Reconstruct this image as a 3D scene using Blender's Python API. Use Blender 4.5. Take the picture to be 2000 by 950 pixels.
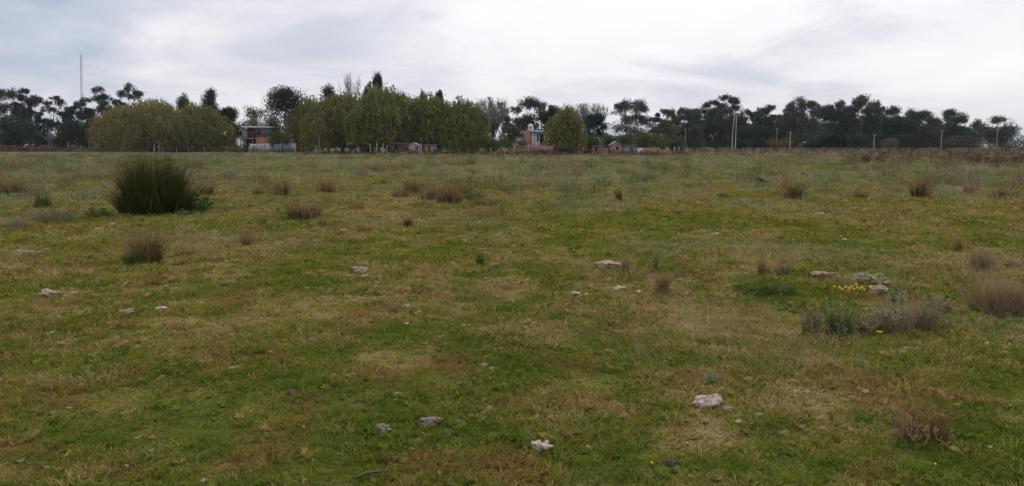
import bpy, bmesh, math, random
import numpy as np

for o in list(bpy.data.objects):
    bpy.data.objects.remove(o)
sc = bpy.context.scene
C = sc.collection
R = math.radians

# ------------------------------------------------------------------ camera
F, IW, IH, HZ = 1500.0, 2000.0, 950.0, 285.0      # focal length and horizon in photo pixels
CAM_Z = 1.55
PITCH = math.atan((IH / 2 - HZ) / F)
cam = bpy.data.cameras.new('camera')
cam.sensor_width = 36.0
cam.lens = 36.0 * F / IW
cam.clip_start = 0.05
cam.clip_end = 9000.0
cam_o = bpy.data.objects.new('camera', cam)
C.objects.link(cam_o)
cam_o.location = (0, 0, CAM_Z)
cam_o.rotation_euler = (math.pi / 2 - PITCH, 0, 0)
sc.camera = cam_o

# ------------------------------------------------------------------ sky, sun, exposure
SUN_AZ, SUN_EL = R(16), R(42)          # azimuth to the right of the view (+Y)
SUN_DIR = (math.sin(SUN_AZ) * math.cos(SUN_EL), math.cos(SUN_AZ) * math.cos(SUN_EL), math.sin(SUN_EL))
world = bpy.data.worlds.new('World')
sc.world = world
world.use_nodes = True
nt = world.node_tree
nt.nodes.clear()


def N(tree, kind, **kw):
    n = tree.nodes.new(kind)
    for k, v in kw.items():
        if k.startswith('i_'):
            key = k[2:]
            key = int(key) if key.isdigit() else key.replace('_', ' ')
            n.inputs[key].default_value = v
        else:
            setattr(n, k, v)
    return n


def M2(tree, op, a, b=None, clamp=False):
    n = tree.nodes.new('ShaderNodeMath')
    n.operation = op
    n.use_clamp = clamp
    for i, v in enumerate((a, b)):
        if v is None:
            continue
        if isinstance(v, (int, float)):
            n.inputs[i].default_value = v
        else:
            tree.links.new(v, n.inputs[i])
    return n.outputs[0]


def mixc(tree, fac, a, b):
    n = tree.nodes.new('ShaderNodeMix')
    n.data_type = 'RGBA'
    for sock, v in ((n.inputs[0], fac), (n.inputs[6], a), (n.inputs[7], b)):
        if isinstance(v, (int, float)):
            sock.default_value = v
        elif isinstance(v, tuple):
            sock.default_value = v if len(v) == 4 else (*v, 1)
        else:
            tree.links.new(v, sock)
    return n.outputs[2]


def ramp(tree, fac, stops, interp='EASE'):
    n = tree.nodes.new('ShaderNodeValToRGB')
    n.color_ramp.interpolation = interp
    while len(n.color_ramp.elements) < len(stops):
        n.color_ramp.elements.new(0.5)
    for e, (p, c) in zip(n.color_ramp.elements, stops):
        e.position = p
        e.color = c if len(c) == 4 else (*c, 1)
    tree.links.new(fac, n.inputs[0])
    return n.outputs[0]


def g3(v):
    return (v, v, v)


L = nt.links.new
sky = N(nt, 'ShaderNodeTexSky', sky_type='NISHITA', sun_disc=False, sun_elevation=SUN_EL, sun_rotation=SUN_AZ)
bg_clear = N(nt, 'ShaderNodeBackground', i_Strength=0.1)
L(sky.outputs[0], bg_clear.inputs[0])
tc = N(nt, 'ShaderNodeTexCoord')
sep = N(nt, 'ShaderNodeSeparateXYZ')
L(tc.outputs['Generated'], sep.inputs[0])
zc = M2(nt, 'ADD', M2(nt, 'MAXIMUM', sep.outputs[2], 0.0), 0.16)
com = N(nt, 'ShaderNodeCombineXYZ')
L(M2(nt, 'DIVIDE', sep.outputs[0], zc), com.inputs[0])
L(M2(nt, 'DIVIDE', sep.outputs[1], zc), com.inputs[1])
com.inputs[2].default_value = 17.3
n1 = N(nt, 'ShaderNodeTexNoise', i_Scale=0.42, i_Detail=7.0, i_Roughness=0.5, i_Distortion=0.3)
n2 = N(nt, 'ShaderNodeTexNoise', i_Scale=1.15, i_Detail=6.0, i_Roughness=0.55, i_Distortion=0.7)
L(com.outputs[0], n1.inputs['Vector'])
L(com.outputs[0], n2.inputs['Vector'])
dens = M2(nt, 'ADD', M2(nt, 'MULTIPLY', n1.outputs[0], 0.62), M2(nt, 'MULTIPLY', n2.outputs[0], 0.38))
# glow of the veiled sun through the cloud sheet
vm = N(nt, 'ShaderNodeVectorMath', operation='DOT_PRODUCT')
L(tc.outputs['Generated'], vm.inputs[0])
vm.inputs[1].default_value = SUN_DIR
glow = M2(nt, 'POWER', M2(nt, 'MAXIMUM', vm.outputs['Value'], 0.0), 7.0)
dens = M2(nt, 'ADD', M2(nt, 'MULTIPLY', dens, 1.85), -0.42)
bright = M2(nt, 'ADD', dens, M2(nt, 'MULTIPLY', glow, 0.68))
ccol = ramp(nt, bright, [(0.30, (0.45, 0.53, 0.66)), (0.43, (0.63, 0.665, 0.755)), (0.54, (0.81, 0.80, 0.875)),
                         (0.65, (1.0, 0.975, 1.0)), (0.9, (1.14, 1.10, 1.10))], 'LINEAR')
hz = M2(nt, 'POWER', M2(nt, 'SUBTRACT', 1.0, M2(nt, 'MAXIMUM', sep.outputs[2], 0.0), True), 16.0)
ccol2 = mixc(nt, M2(nt, 'MULTIPLY', hz, 0.6), ccol, (0.755, 0.735, 0.82))
bg_cloud = N(nt, 'ShaderNodeBackground', i_Strength=1.0)
L(ccol2, bg_cloud.inputs[0])
mx = N(nt, 'ShaderNodeMixShader', i_0=0.93)
L(bg_clear.outputs[0], mx.inputs[1])
L(bg_cloud.outputs[0], mx.inputs[2])
wo = N(nt, 'ShaderNodeOutputWorld')
L(mx.outputs[0], wo.inputs[0])

sun = bpy.data.lights.new('sun', 'SUN')
sun.energy = 1.45
sun.angle = R(25)
sun.color = (1.0, 0.90, 0.77)
sun_o = bpy.data.objects.new('sun', sun)
C.objects.link(sun_o)
sun_o.location = (20, 60, 60)
sun_o.rotation_euler = (math.pi / 2 - SUN_EL, 0, math.pi - SUN_AZ)

sc.view_settings.view_transform = 'Standard'
sc.view_settings.look = 'None'
sc.view_settings.exposure = 0.0
sc.view_settings.gamma = 1.0
sc.render.engine = 'CYCLES'
sc.cycles.max_bounces = 5
sc.cycles.diffuse_bounces = 3
sc.cycles.transmission_bounces = 3
sc.cycles.caustics_reflective = False
sc.cycles.caustics_refractive = False

# ------------------------------------------------------------------ numbers: noise, terrain, rays
rng = np.random.default_rng(7)


def _hash(ix, iy, s):
    h = (ix.astype(np.int64) * 374761393 + iy.astype(np.int64) * 668265263 + s * 974634777) & 0xFFFFFFFF
    h = ((h ^ (h >> 13)) * 1274126177) & 0xFFFFFFFF
    return ((h ^ (h >> 16)) & 0xFFFFFF) / float(0xFFFFFF)


def vnoise(x, y, s=0):
    x = np.asarray(x, float); y = np.asarray(y, float)
    ix, iy = np.floor(x), np.floor(y)
    fx, fy = x - ix, y - iy
    fx = fx * fx * (3 - 2 * fx); fy = fy * fy * (3 - 2 * fy)
    a, b = _hash(ix, iy, s), _hash(ix + 1, iy, s)
    c, d = _hash(ix, iy + 1, s), _hash(ix + 1, iy + 1, s)
    return a + (b - a) * fx + (c - a) * fy + (a - b - c + d) * fx * fy


def fbm(x, y, s=0, o=4):
    t, amp, tot = 0.0, 1.0, 0.0
    ca, sa = math.cos(0.7), math.sin(0.7)
    for k in range(o):
        t = t + amp * vnoise(x, y, s + 17 * k)
        tot += amp
        amp *= 0.55
        x, y = (x * ca - y * sa) * 2.03 + 5.1, (x * sa + y * ca) * 2.03 + 1.7
    return t / tot


def hgt(x, y):
    x = np.asarray(x, float); y = np.asarray(y, float)
    d = np.hypot(x, y)
    fade = np.clip((150 - d) / 90, 0, 1)
    return fade * (0.10 * (fbm(x / 3.2, y / 3.2, 3) - 0.5) + 0.22 * (fbm(x / 13 + 9, y / 13, 5, 3) - 0.5)
                   * np.clip(d / 14, 0.2, 1)) + 0.0


def hz_(x, y):
    return float(hgt(np.array([x]), np.array([y]))[0])


def ray(px, py):
    u, v = (px - IW / 2) / F, (py - IH / 2) / F
    cp, sp = math.cos(PITCH), math.sin(PITCH)
    return (u, cp - v * sp, -sp - v * cp)


def at(px, py, Y):
    d = ray(px, py)
    t = Y / d[1]
    return (d[0] * t, Y, CAM_Z + d[2] * t)


def gp(px, py):
    """point of the ground seen there"""
    d = ray(px, max(py, HZ + 2))
    t = -CAM_Z / d[2]
    for _ in range(6):
        z = hz_(d[0] * t, d[1] * t)
        t = 0.5 * t + 0.5 * (z - CAM_Z) / d[2]
    x, y = d[0] * t, d[1] * t
    return (x, y, hz_(x, y))


# ------------------------------------------------------------------ mesh helpers
def lin(r, g, b):
    f = lambda c: (c / 255 / 12.92) if c / 255 <= 0.04045 else ((c / 255 + 0.055) / 1.055) ** 2.4
    return (f(r), f(g), f(b))


def mesh_np(name, V, Q, mat=None, rnd=None, col=None, smooth=False):
    """V (n,3), Q (m,3 or 4) -> mesh"""
    V = np.asarray(V, np.float32); Q = np.asarray(Q, np.int32)
    me = bpy.data.meshes.new(name)
    k = Q.shape[1]
    me.vertices.add(len(V)); me.loops.add(Q.size); me.polygons.add(len(Q))
    me.vertices.foreach_set('co', V.ravel())
    me.loops.foreach_set('vertex_index', Q.ravel())
    me.polygons.foreach_set('loop_start', np.arange(0, Q.size, k, dtype=np.int32))
    if smooth:
        me.polygons.foreach_set('use_smooth', np.ones(len(Q), bool))
    if rnd is not None:
        a = me.attributes.new('rnd', 'FLOAT', 'POINT')
        a.data.foreach_set('value', np.asarray(rnd, np.float32))
    if col is not None:
        a = me.attributes.new('col', 'FLOAT_COLOR', 'POINT')
        c = np.ones((len(V), 4), np.float32); c[:, :3] = col
        a.data.foreach_set('color', c.ravel())
    me.update(calc_edges=True)
    if mat:
        me.materials.append(mat)
    return me


def link(name, me, parent=None, loc=(0, 0, 0), rz=0.0):
    o = bpy.data.objects.new(name, me)
    C.objects.link(o)
    o.location = loc
    o.rotation_euler = (0, 0, rz)
    if parent:
        o.parent = parent
    return o


def tag(o, label=None, cat=None, group=None, kind=None):
    if label: o['label'] = label
    if cat: o['category'] = cat
    if group: o['group'] = group
    if kind: o['kind'] = kind
    return o


class Acc:
    """collects quads"""
    def __init__(s):
        s.V, s.Q, s.R, s.n = [], [], [], 0

    def add(s, V, Q, r=None):
        V = np.asarray(V, float); Q = np.asarray(Q, int)
        s.V.append(V); s.Q.append(Q + s.n); s.n += len(V)
        s.R.append(np.full(len(V), random.random()) if r is None else np.broadcast_to(r, (len(V),)))

    def tube(s, P, rad, sides=6, r=None):
        P = np.asarray(P, float); n = len(P)
        rad = np.broadcast_to(rad, (n,))
        T = np.gradient(P, axis=0)
        T /= np.linalg.norm(T, axis=1, keepdims=True) + 1e-9
        ref = np.array([1.0, 0.2, 0.1]) if abs(T[0][2]) > 0.8 else np.array([0, 0, 1.0])
        A = np.cross(T, ref); A /= np.linalg.norm(A, axis=1, keepdims=True) + 1e-9
        B = np.cross(T, A)
        th = np.arange(sides) / sides * 2 * math.pi
        V = (P[:, None] + rad[:, None, None] * (np.cos(th)[None, :, None] * A[:, None] + np.sin(th)[None, :, None] * B[:, None])).reshape(-1, 3)
        Q = [(i * sides + j, i * sides + (j + 1) % sides, (i + 1) * sides + (j + 1) % sides, (i + 1) * sides + j)
             for i in range(n - 1) for j in range(sides)]
        k = len(V)
        V = np.vstack([V, P[:1], P[-1:]])
        Q += [(j, k, k, (j + 1) % sides) for j in range(0)]
        # caps as quads (sides is even)
        for base in (0, (n - 1) * sides):
            c = k if base == 0 else k + 1
            for j in range(0, sides, 2):
                Q.append((base + j, base + (j + 1) % sides, base + (j + 2) % sides, c))
        s.add(V, Q, r)

    def box(s, x0, x1, y0, y1, z0, z1, r=None):
        V = [(x, y, z) for z in (z0, z1) for y in (y0, y1) for x in (x0, x1)]
        s.add(V, [(0, 2, 3, 1), (4, 5, 7, 6), (0, 1, 5, 4), (2, 6, 7, 3), (0, 4, 6, 2), (1, 3, 7, 5)], r)

    def leaves(s, P, size, aspect=0.5, axis=None, jit=1.0):
        """diamond leaves at P; axis: preferred direction (n,3)"""
        P = np.asarray(P, float); n = len(P)
        if n == 0:
            return
        D = rng.normal(size=(n, 3))
        if axis is not None:
            D = np.asarray(axis, float) + D * jit
        D /= np.linalg.norm(D, axis=1, keepdims=True) + 1e-9
        S = np.cross(D, rng.normal(size=(n, 3)))
        S /= np.linalg.norm(S, axis=1, keepdims=True) + 1e-9
        l = (np.broadcast_to(size, (n,)) * rng.uniform(0.6, 1.3, n))[:, None]
        w = l * aspect * 0.5
        V = np.stack([P - D * l * 0.5, P + S * w, P + D * l * 0.5, P - S * w], 1).reshape(-1, 3)
        Q = np.arange(4 * n).reshape(n, 4)
        s.add(V, Q, np.repeat(rng.random(n), 4))

    def mesh(s, name, mat, smooth=False):
        return mesh_np(name, np.vstack(s.V), np.vstack(s.Q), mat, np.concatenate(s.R), smooth=smooth)


# ------------------------------------------------------------------ materials
def new_mat(name):
    m = bpy.data.materials.new(name)
    m.use_nodes = True
    m.node_tree.nodes.clear()
    return m, m.node_tree


def finish(t, shader):
    o = t.nodes.new('ShaderNodeOutputMaterial')
    t.links.new(shader, o.inputs[0])


def plant_mat(name, cols, scale=0.5, transl=0.25, objrand=0.25):
    """cols: two to four foliage colours, mixed by clump noise, per leaf and per plant"""
    m, t = new_mat(name)
    geo = t.nodes.new('ShaderNodeNewGeometry')
    nz = N(t, 'ShaderNodeTexNoise', i_Scale=scale, i_Detail=3.0, i_Roughness=0.6)
    t.links.new(geo.outputs['Position'], nz.inputs['Vector'])
    at_ = N(t, 'ShaderNodeAttribute', attribute_name='rnd')
    oi = t.nodes.new('ShaderNodeObjectInfo')
    f = M2(t, 'ADD', M2(t, 'MULTIPLY', nz.outputs[0], 1.3), M2(t, 'MULTIPLY', at_.outputs['Fac'], 0.45))
    f = M2(t, 'ADD', f, M2(t, 'MULTIPLY', oi.outputs['Random'], objrand))
    f = M2(t, 'SUBTRACT', f, 0.37 + objrand / 2)
    k = len(cols)
    c = ramp(t, f, [((i + 0.3) / (k - 0.4), cc) for i, cc in enumerate(cols)], 'LINEAR')
    d = t.nodes.new('ShaderNodeBsdfDiffuse'); t.links.new(c, d.inputs[0])
    tr = t.nodes.new('ShaderNodeBsdfTranslucent'); t.links.new(c, tr.inputs[0])
    mxs = N(t, 'ShaderNodeMixShader', i_0=transl)
    t.links.new(d.outputs[0], mxs.inputs[1]); t.links.new(tr.outputs[0], mxs.inputs[2])
    finish(t, mxs.outputs[0])
    return m


def solid_mat(name, c1, c2, scale=2.0, rough=0.85, spec=0.2, stretch=(1, 1, 1), bump=0.0):
    m, t = new_mat(name)
    tcx = t.nodes.new('ShaderNodeTexCoord')
    mp = N(t, 'ShaderNodeMapping'); mp.inputs['Scale'].default_value = stretch
    t.links.new(tcx.outputs['Object'], mp.inputs[0])
    nz = N(t, 'ShaderNodeTexNoise', i_Scale=scale, i_Detail=6.0, i_Roughness=0.65)
    t.links.new(mp.outputs[0], nz.inputs['Vector'])
    f = ramp(t, nz.outputs[0], [(0.33, g3(0)), (0.67, g3(1))])
    c = mixc(t, f, c1, c2)
    b = N(t, 'ShaderNodeBsdfPrincipled', i_Roughness=rough)
    b.inputs['Specular IOR Level'].default_value = spec
    t.links.new(c, b.inputs['Base Color'])
    if bump:
        bp = N(t, 'ShaderNodeBump', i_Strength=bump, i_Distance=0.02)
        t.links.new(nz.outputs[0], bp.inputs['Height']); t.links.new(bp.outputs[0], b.inputs['Normal'])
    finish(t, b.outputs[0])
    return m


def brick_mat(name, c1, c2, mortar):
    m, t = new_mat(name)
    tcx = t.nodes.new('ShaderNodeTexCoord')
    sp = t.nodes.new('ShaderNodeSeparateXYZ'); t.links.new(tcx.outputs['Object'], sp.inputs[0])
    cb = t.nodes.new('ShaderNodeCombineXYZ')
    t.links.new(M2(t, 'ADD', sp.outputs[0], sp.outputs[1]), cb.inputs[0]); t.links.new(sp.outputs[2], cb.inputs[1])
    br = N(t, 'ShaderNodeTexBrick', i_Scale=1.0)
    br.inputs['Color1'].default_value = (*c1, 1); br.inputs['Color2'].default_value = (*c2, 1)
    br.inputs['Mortar'].default_value = (*mortar, 1)
    br.inputs['Brick Width'].default_value = 0.30; br.inputs['Row Height'].default_value = 0.16
    br.inputs['Mortar Size'].default_value = 0.012
    t.links.new(cb.outputs[0], br.inputs['Vector'])
    nz = N(t, 'ShaderNodeTexNoise', i_Scale=1.3, i_Detail=5.0)
    t.links.new(tcx.outputs['Object'], nz.inputs['Vector'])
    c = mixc(t, M2(t, 'MULTIPLY', nz.outputs[0], 0.5), br.outputs[0], (0.20, 0.15, 0.12))
    b = N(t, 'ShaderNodeBsdfPrincipled', i_Roughness=0.9); t.links.new(c, b.inputs['Base Color'])
    finish(t, b.outputs[0])
    return m


MAT = {}
MAT['gum'] = plant_mat('gum_leaves', [(0.041, 0.058, 0.047), (0.076, 0.097, 0.072), (0.131, 0.146, 0.094)], 0.35)
MAT['willow'] = plant_mat('willow_leaves', [(0.110, 0.108, 0.040), (0.198, 0.182, 0.061), (0.281, 0.226, 0.081)], 0.22, 0.3)
MAT['willow_green'] = plant_mat('green_willow_leaves', [(0.106, 0.118, 0.041), (0.198, 0.203, 0.063), (0.280, 0.246, 0.080)], 0.25, 0.3)
MAT['broad'] = plant_mat('dark_broad_leaves', [(0.022, 0.036, 0.020), (0.040, 0.058, 0.028), (0.060, 0.078, 0.034)], 0.4)
MAT['olive'] = plant_mat('olive_leaves', [(0.072, 0.079, 0.038), (0.114, 0.114, 0.054), (0.144, 0.132, 0.060)], 0.4)
MAT['conifer'] = plant_mat('dark_needles', [(0.023, 0.039, 0.029), (0.039, 0.060, 0.039), (0.062, 0.083, 0.049)], 0.5)
MAT['shrub'] = plant_mat('shrub_leaves', [(0.055, 0.085, 0.024), (0.095, 0.125, 0.034), (0.14, 0.155, 0.045)], 0.6, 0.3)
MAT['yellow_shrub'] = plant_mat('yellowing_leaves', [(0.10, 0.085, 0.022), (0.16, 0.125, 0.03), (0.19, 0.14, 0.04)], 0.7, 0.3)
MAT['grey_shrub'] = plant_mat('grey_leaves', [(0.10, 0.095, 0.075), (0.14, 0.13, 0.105), (0.18, 0.16, 0.13)], 0.7)
MAT['bright'] = plant_mat('bright_leaves', [(0.12, 0.22, 0.03), (0.22, 0.32, 0.05), (0.32, 0.36, 0.07)], 2.0, 0.4)
MAT['brown_weed'] = plant_mat('brown_weed', [(0.075, 0.042, 0.030), (0.12, 0.070, 0.050), (0.165, 0.105, 0.072)], 1.2, 0.15)
MAT['dark_weed'] = plant_mat('dark_brown_weed', [(0.045, 0.026, 0.022), (0.075, 0.042, 0.034), (0.11, 0.065, 0.05)], 1.2, 0.15)
MAT['rush'] = plant_mat('rush_blades', [(0.030, 0.042, 0.012), (0.056, 0.068, 0.020), (0.115, 0.105, 0.038)], 2.0, 0.2)
MAT['rush_dry'] = plant_mat('rush_dry_blades', [(0.120, 0.090, 0.036), (0.192, 0.138, 0.060), (0.252, 0.192, 0.090)], 2.0, 0.2)
MAT['tuft_brown'] = plant_mat('tuft_brown', [(0.165, 0.098, 0.044), (0.265, 0.170, 0.080), (0.36, 0.25, 0.125)], 4.0, 0.2)
MAT['tuft_tan'] = plant_mat('tuft_tan', [(0.211, 0.152, 0.086), (0.317, 0.238, 0.145), (0.409, 0.330, 0.211)], 4.0, 0.25)
MAT['tuft_green'] = plant_mat('tuft_green', [(0.061, 0.095, 0.021), (0.103, 0.152, 0.034), (0.172, 0.207, 0.055)], 4.0, 0.25)
MAT['tuft_dark'] = plant_mat('tuft_dark', [(0.050, 0.071, 0.030), (0.084, 0.110, 0.043), (0.134, 0.151, 0.064)], 4.0, 0.25)
MAT['sage'] = plant_mat('sage_leaves', [(0.235, 0.245, 0.125), (0.325, 0.335, 0.185), (0.42, 0.42, 0.255)], 4.0, 0.25)
MAT['mauve'] = plant_mat('mauve_dry_stems', [(0.23, 0.165, 0.105), (0.33, 0.25, 0.165), (0.43, 0.34, 0.235)], 4.0, 0.2)
MAT['weed_leaf'] = plant_mat('weed_leaf', [(0.045, 0.09, 0.03), (0.08, 0.15, 0.05), (0.12, 0.20, 0.07)], 6.0, 0.3)
MAT['twig'] = plant_mat('bare_twigs', [(0.16, 0.135, 0.125), (0.22, 0.19, 0.18), (0.28, 0.25, 0.24)], 0.5, 0.0)
MAT['bark'] = solid_mat('bark', (0.06, 0.05, 0.04), (0.12, 0.10, 0.08), 3.0, stretch=(1, 1, 0.3))
MAT['gum_bark'] = solid_mat('gum_bark', (0.20, 0.17, 0.145), (0.38, 0.34, 0.30), 1.5, stretch=(1, 1, 0.3))
MAT['dark_bark'] = solid_mat('dark_bark', (0.035, 0.03, 0.025), (0.08, 0.065, 0.05), 3.0, stretch=(1, 1, 0.3))
MAT['stem'] = solid_mat('stem', (0.12, 0.085, 0.055), (0.20, 0.15, 0.10), 8.0)
MAT['stone'] = solid_mat('pale_stone', (0.38, 0.30, 0.235), (0.70, 0.595, 0.50), 30.0, 0.95, 0.1, bump=0.4)
MAT['stone_tan'] = solid_mat('tan_stone', (0.28, 0.195, 0.14), (0.48, 0.36, 0.275), 30.0, 0.95, 0.1, bump=0.4)
MAT['stone_grey'] = solid_mat('grey_stone', (0.20, 0.16, 0.12), (0.36, 0.30, 0.24), 30.0, 0.95, 0.1, bump=0.4)
MAT['stone_dark'] = solid_mat('dark_stone', (0.07, 0.058, 0.055), (0.15, 0.125, 0.115), 16.0, 0.95, 0.1, bump=0.4)
MAT['brick'] = brick_mat('hollow_brick', (0.52, 0.20, 0.12), (0.43, 0.15, 0.09), (0.30, 0.24, 0.20))
MAT['red_brick'] = brick_mat('dark_red_brick', (0.20, 0.045, 0.035), (0.14, 0.032, 0.026), (0.12, 0.08, 0.07))
MAT['pink_wall'] = solid_mat('pinkish_wall', (0.36, 0.22, 0.18), (0.46, 0.31, 0.26), 1.2)
MAT['white_wall'] = solid_mat('white_wall', (0.48, 0.48, 0.50), (0.68, 0.68, 0.70), 0.8)
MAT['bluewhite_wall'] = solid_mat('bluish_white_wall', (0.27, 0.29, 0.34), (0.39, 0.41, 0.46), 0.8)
MAT['grey_wall'] = solid_mat('grey_render', (0.11, 0.115, 0.12), (0.17, 0.17, 0.175), 0.8)
MAT['concrete'] = solid_mat('concrete', (0.28, 0.26, 0.24), (0.42, 0.40, 0.37), 1.0)
MAT['roof_white'] = solid_mat('pale_roof', (0.62, 0.62, 0.63), (0.78, 0.78, 0.79), 0.8)
MAT['metal_sheet'] = solid_mat('zinc_sheet', (0.20, 0.21, 0.23), (0.32, 0.33, 0.35), 1.0, 0.5, 0.4)
MAT['tank'] = solid_mat('tank_white', (0.56, 0.54, 0.53), (0.72, 0.70, 0.68), 1.5)
MAT['dark'] = solid_mat('dark_opening', (0.012, 0.012, 0.015), (0.025, 0.024, 0.028), 1.0)
MAT['pane'] = solid_mat('window_glass', (0.02, 0.025, 0.03), (0.03, 0.035, 0.04), 1.0, 0.08, 0.5)
MAT['post'] = solid_mat('weathered_post', (0.26, 0.22, 0.19), (0.42, 0.37, 0.32), 4.0, stretch=(1, 1, 0.2))
MAT['post_dark'] = solid_mat('dark_post', (0.06, 0.045, 0.038), (0.12, 0.09, 0.075), 4.0)
MAT['post_white'] = solid_mat('pale_post', (0.28, 0.25, 0.22), (0.40, 0.36, 0.32), 3.0)
MAT['wire'] = solid_mat('wire', (0.16, 0.15, 0.15), (0.22, 0.21, 0.21), 3.0, 0.5, 0.4)
MAT['mast'] = solid_mat('mast_steel', (0.08, 0.08, 0.09), (0.14, 0.135, 0.145), 0.3, 0.5, 0.4)
MAT['feather'] = solid_mat('black_feather', (0.006, 0.006, 0.008), (0.018, 0.017, 0.02), 20.0, 0.5, 0.4)
MAT['petal_yellow'] = solid_mat('yellow_petal', (0.75, 0.52, 0.02), (0.85, 0.66, 0.05), 30.0)
MAT['petal_orange'] = solid_mat('orange_petal', (0.75, 0.32, 0.02), (0.80, 0.42, 0.05), 30.0)
MAT['litter'] = None

# ------------------------------------------------------------------ field colours (what grows where)
PATCH = []     # (x, y, rx, ry, kind, amp)


def patch(px, py, rx, ry, kind, amp):
    c = gp(px, py)
    a, b = gp(px, py + ry), gp(px, py - ry)
    PATCH.append((c[0], c[1], max(rx * c[1] / F, 0.05), max((b[1] - a[1]) / 2, 0.05), kind, amp))


for p in [(1500, 665, 230, 75, 'dry', .5), (1640, 730, 180, 45, 'dry', .5), (1300, 620, 140, 40, 'dry', .25), (930, 455, 130, 30, 'dry', .35),
          (1650, 415, 330, 26, 'dry', .45), (1500, 505, 280, 28, 'dry', .35), (1900, 500, 120, 40, 'dry', .3), (880, 560, 190, 40, 'dry', .3),
          (1050, 470, 110, 26, 'dry', .3), (380, 500, 90, 22, 'dry', .4), (330, 650, 160, 35, 'dry', .22), (560, 840, 90, 30, 'dry', .3),
          (980, 920, 60, 35, 'brn', .5), (250, 780, 150, 30, 'dry', .2), (830, 390, 130, 25, 'dry', .3), (700, 600, 200, 30, 'dry', .15),
          (850, 840, 140, 42, 'grn', .9), (1500, 562, 75, 20, 'grn', 1.1), (200, 610, 90, 35, 'grn', .6), (1780, 900, 160, 60, 'grn', .6),
          (1350, 440, 330, 22, 'grn', .5), (1060, 540, 110, 22, 'grn', .4), (630, 510, 160, 30, 'grn', .4), (120, 830, 160, 60, 'grn', .35),
          (1150, 700, 140, 50, 'grn', .25), (1850, 690, 160, 45, 'grn', .5), (1300, 530, 60, 12, 'grn', .5), (400, 870, 260, 60, 'grn', .4),
          (600, 740, 160, 50, 'grn', .3), (1200, 860, 160, 60, 'grn', .25), (280, 500, 60, 22, 'grn', .5), (800, 330, 300, 14, 'sage', .3),
          (300, 420, 90, 14, 'grn', .5), (1800, 360, 260, 30, 'sage', .35), (120, 380, 160, 40, 'sage', .6), (1160, 560, 20, 8, 'grn', .3)]:
    patch(*p)


def field_colour(x, y, jitter=0.0):
    """albedo of the plants growing at x, y"""
    x = np.asarray(x, float); y = np.asarray(y, float)
    d = np.hypot(x, y)
    big = fbm(x / 4.5, y / 4.5, 21, 4)
    mid = fbm(x / 0.9, y / 0.9, 33, 4)
    fine = fbm(x / 0.22, y / 0.22, 41, 2)
    dry = 0.42 + (big - 0.5) * 0.7 + (mid - 0.5) * 1.35 + (fine - 0.5) * 1.4
    brn = (fbm(x / 0.45 + 31, y / 0.45, 55, 3) - 0.60) * 4.5
    sage = np.clip((d - 9) / 32, 0, 1) * (0.26 + 1.2 * (fbm(x / 7 + 3, y / 7, 61, 3) - 0.35)) + (fbm(x / 2.2, y / 2.2, 63, 3) - 0.66) * 2
    for (cx, cy, rx, ry, k, a) in PATCH:
        g = (0.42 if k == 'dry' else 0.72) * a * np.exp(-(((x - cx) / rx) ** 2 + ((y - cy) / ry) ** 2))
        if k == 'dry': dry = dry + g
        elif k == 'grn': dry = dry - g; brn = brn - g; sage = sage - g * .7
        elif k == 'brn': brn = brn + g
        else: sage = sage + g
    if jitter:
        dry = dry + rng.normal(size=x.shape) * jitter
        brn = brn + rng.normal(size=x.shape) * jitter * 0.8
    dry = np.clip(dry, 0, 1)[..., None]; brn = np.clip(brn, 0, 0.8)[..., None]; sage = np.clip(sage, 0, 0.85)[..., None]
    green = np.array([0.140, 0.190, 0.026]); olive = np.array([0.280, 0.252, 0.056]); tan = np.array([0.415, 0.320, 0.145])
    brown = np.array([0.300, 0.160, 0.065]); sg = np.array([0.290, 0.300, 0.165])
    c = np.where(dry < 0.55, green + (olive - green) * dry / 0.55, olive + (tan - olive) * (dry - 0.55) / 0.45)
    c = c + (brown - c) * brn * 0.75
    c = c + (sg - c) * sage
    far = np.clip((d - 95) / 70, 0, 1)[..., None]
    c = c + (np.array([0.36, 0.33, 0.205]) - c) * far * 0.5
    return c


# ------------------------------------------------------------------ ground
def axis_nodes(lo, hi, fine_lo, fine_hi, step, growth):
    mid = list(np.arange(fine_lo, fine_hi, step))
    up, s = fine_hi, step
    ups = []
    while up < hi:
        ups.append(up); s *= growth; up += s
    ups.append(hi)
    dn, s = fine_lo - step, step
    dns = []
    while dn > lo:
        dns.append(dn); s *= growth; dn -= s
    dns.append(lo)
    return np.array(dns[::-1] + mid + ups)


gx = axis_nodes(-4000, 4000, -9, 9, 0.11, 1.05)
gy = axis_nodes(-400, 7000, 1.5, 16, 0.11, 1.035)
GX, GY = np.meshgrid(gx, gy)
GZ = hgt(GX, GY)
gc = field_colour(GX.ravel(), GY.ravel()) * 0.8
nx_, ny_ = len(gx), len(gy)
idx = np.arange(nx_ * ny_).reshape(ny_, nx_)
GQ = np.stack([idx[:-1, :-1], idx[:-1, 1:], idx[1:, 1:], idx[1:, :-1]], -1).reshape(-1, 4)
m, t = new_mat('field_ground')
ca = N(t, 'ShaderNodeAttribute', attribute_name='col')
geo = t.nodes.new('ShaderNodeNewGeometry')
na = N(t, 'ShaderNodeTexNoise', i_Scale=48.0, i_Detail=6.0, i_Roughness=0.7)
nb = N(t, 'ShaderNodeTexNoise', i_Scale=1.7, i_Detail=5.0, i_Roughness=0.65)
t.links.new(geo.outputs['Position'], na.inputs['Vector']); t.links.new(geo.outputs['Position'], nb.inputs['Vector'])
c = mixc(t, ramp(t, na.outputs[0], [(0.36, g3(0)), (0.62, g3(1))]), (0.060, 0.043, 0.022), ca.outputs['Color'])
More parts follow.
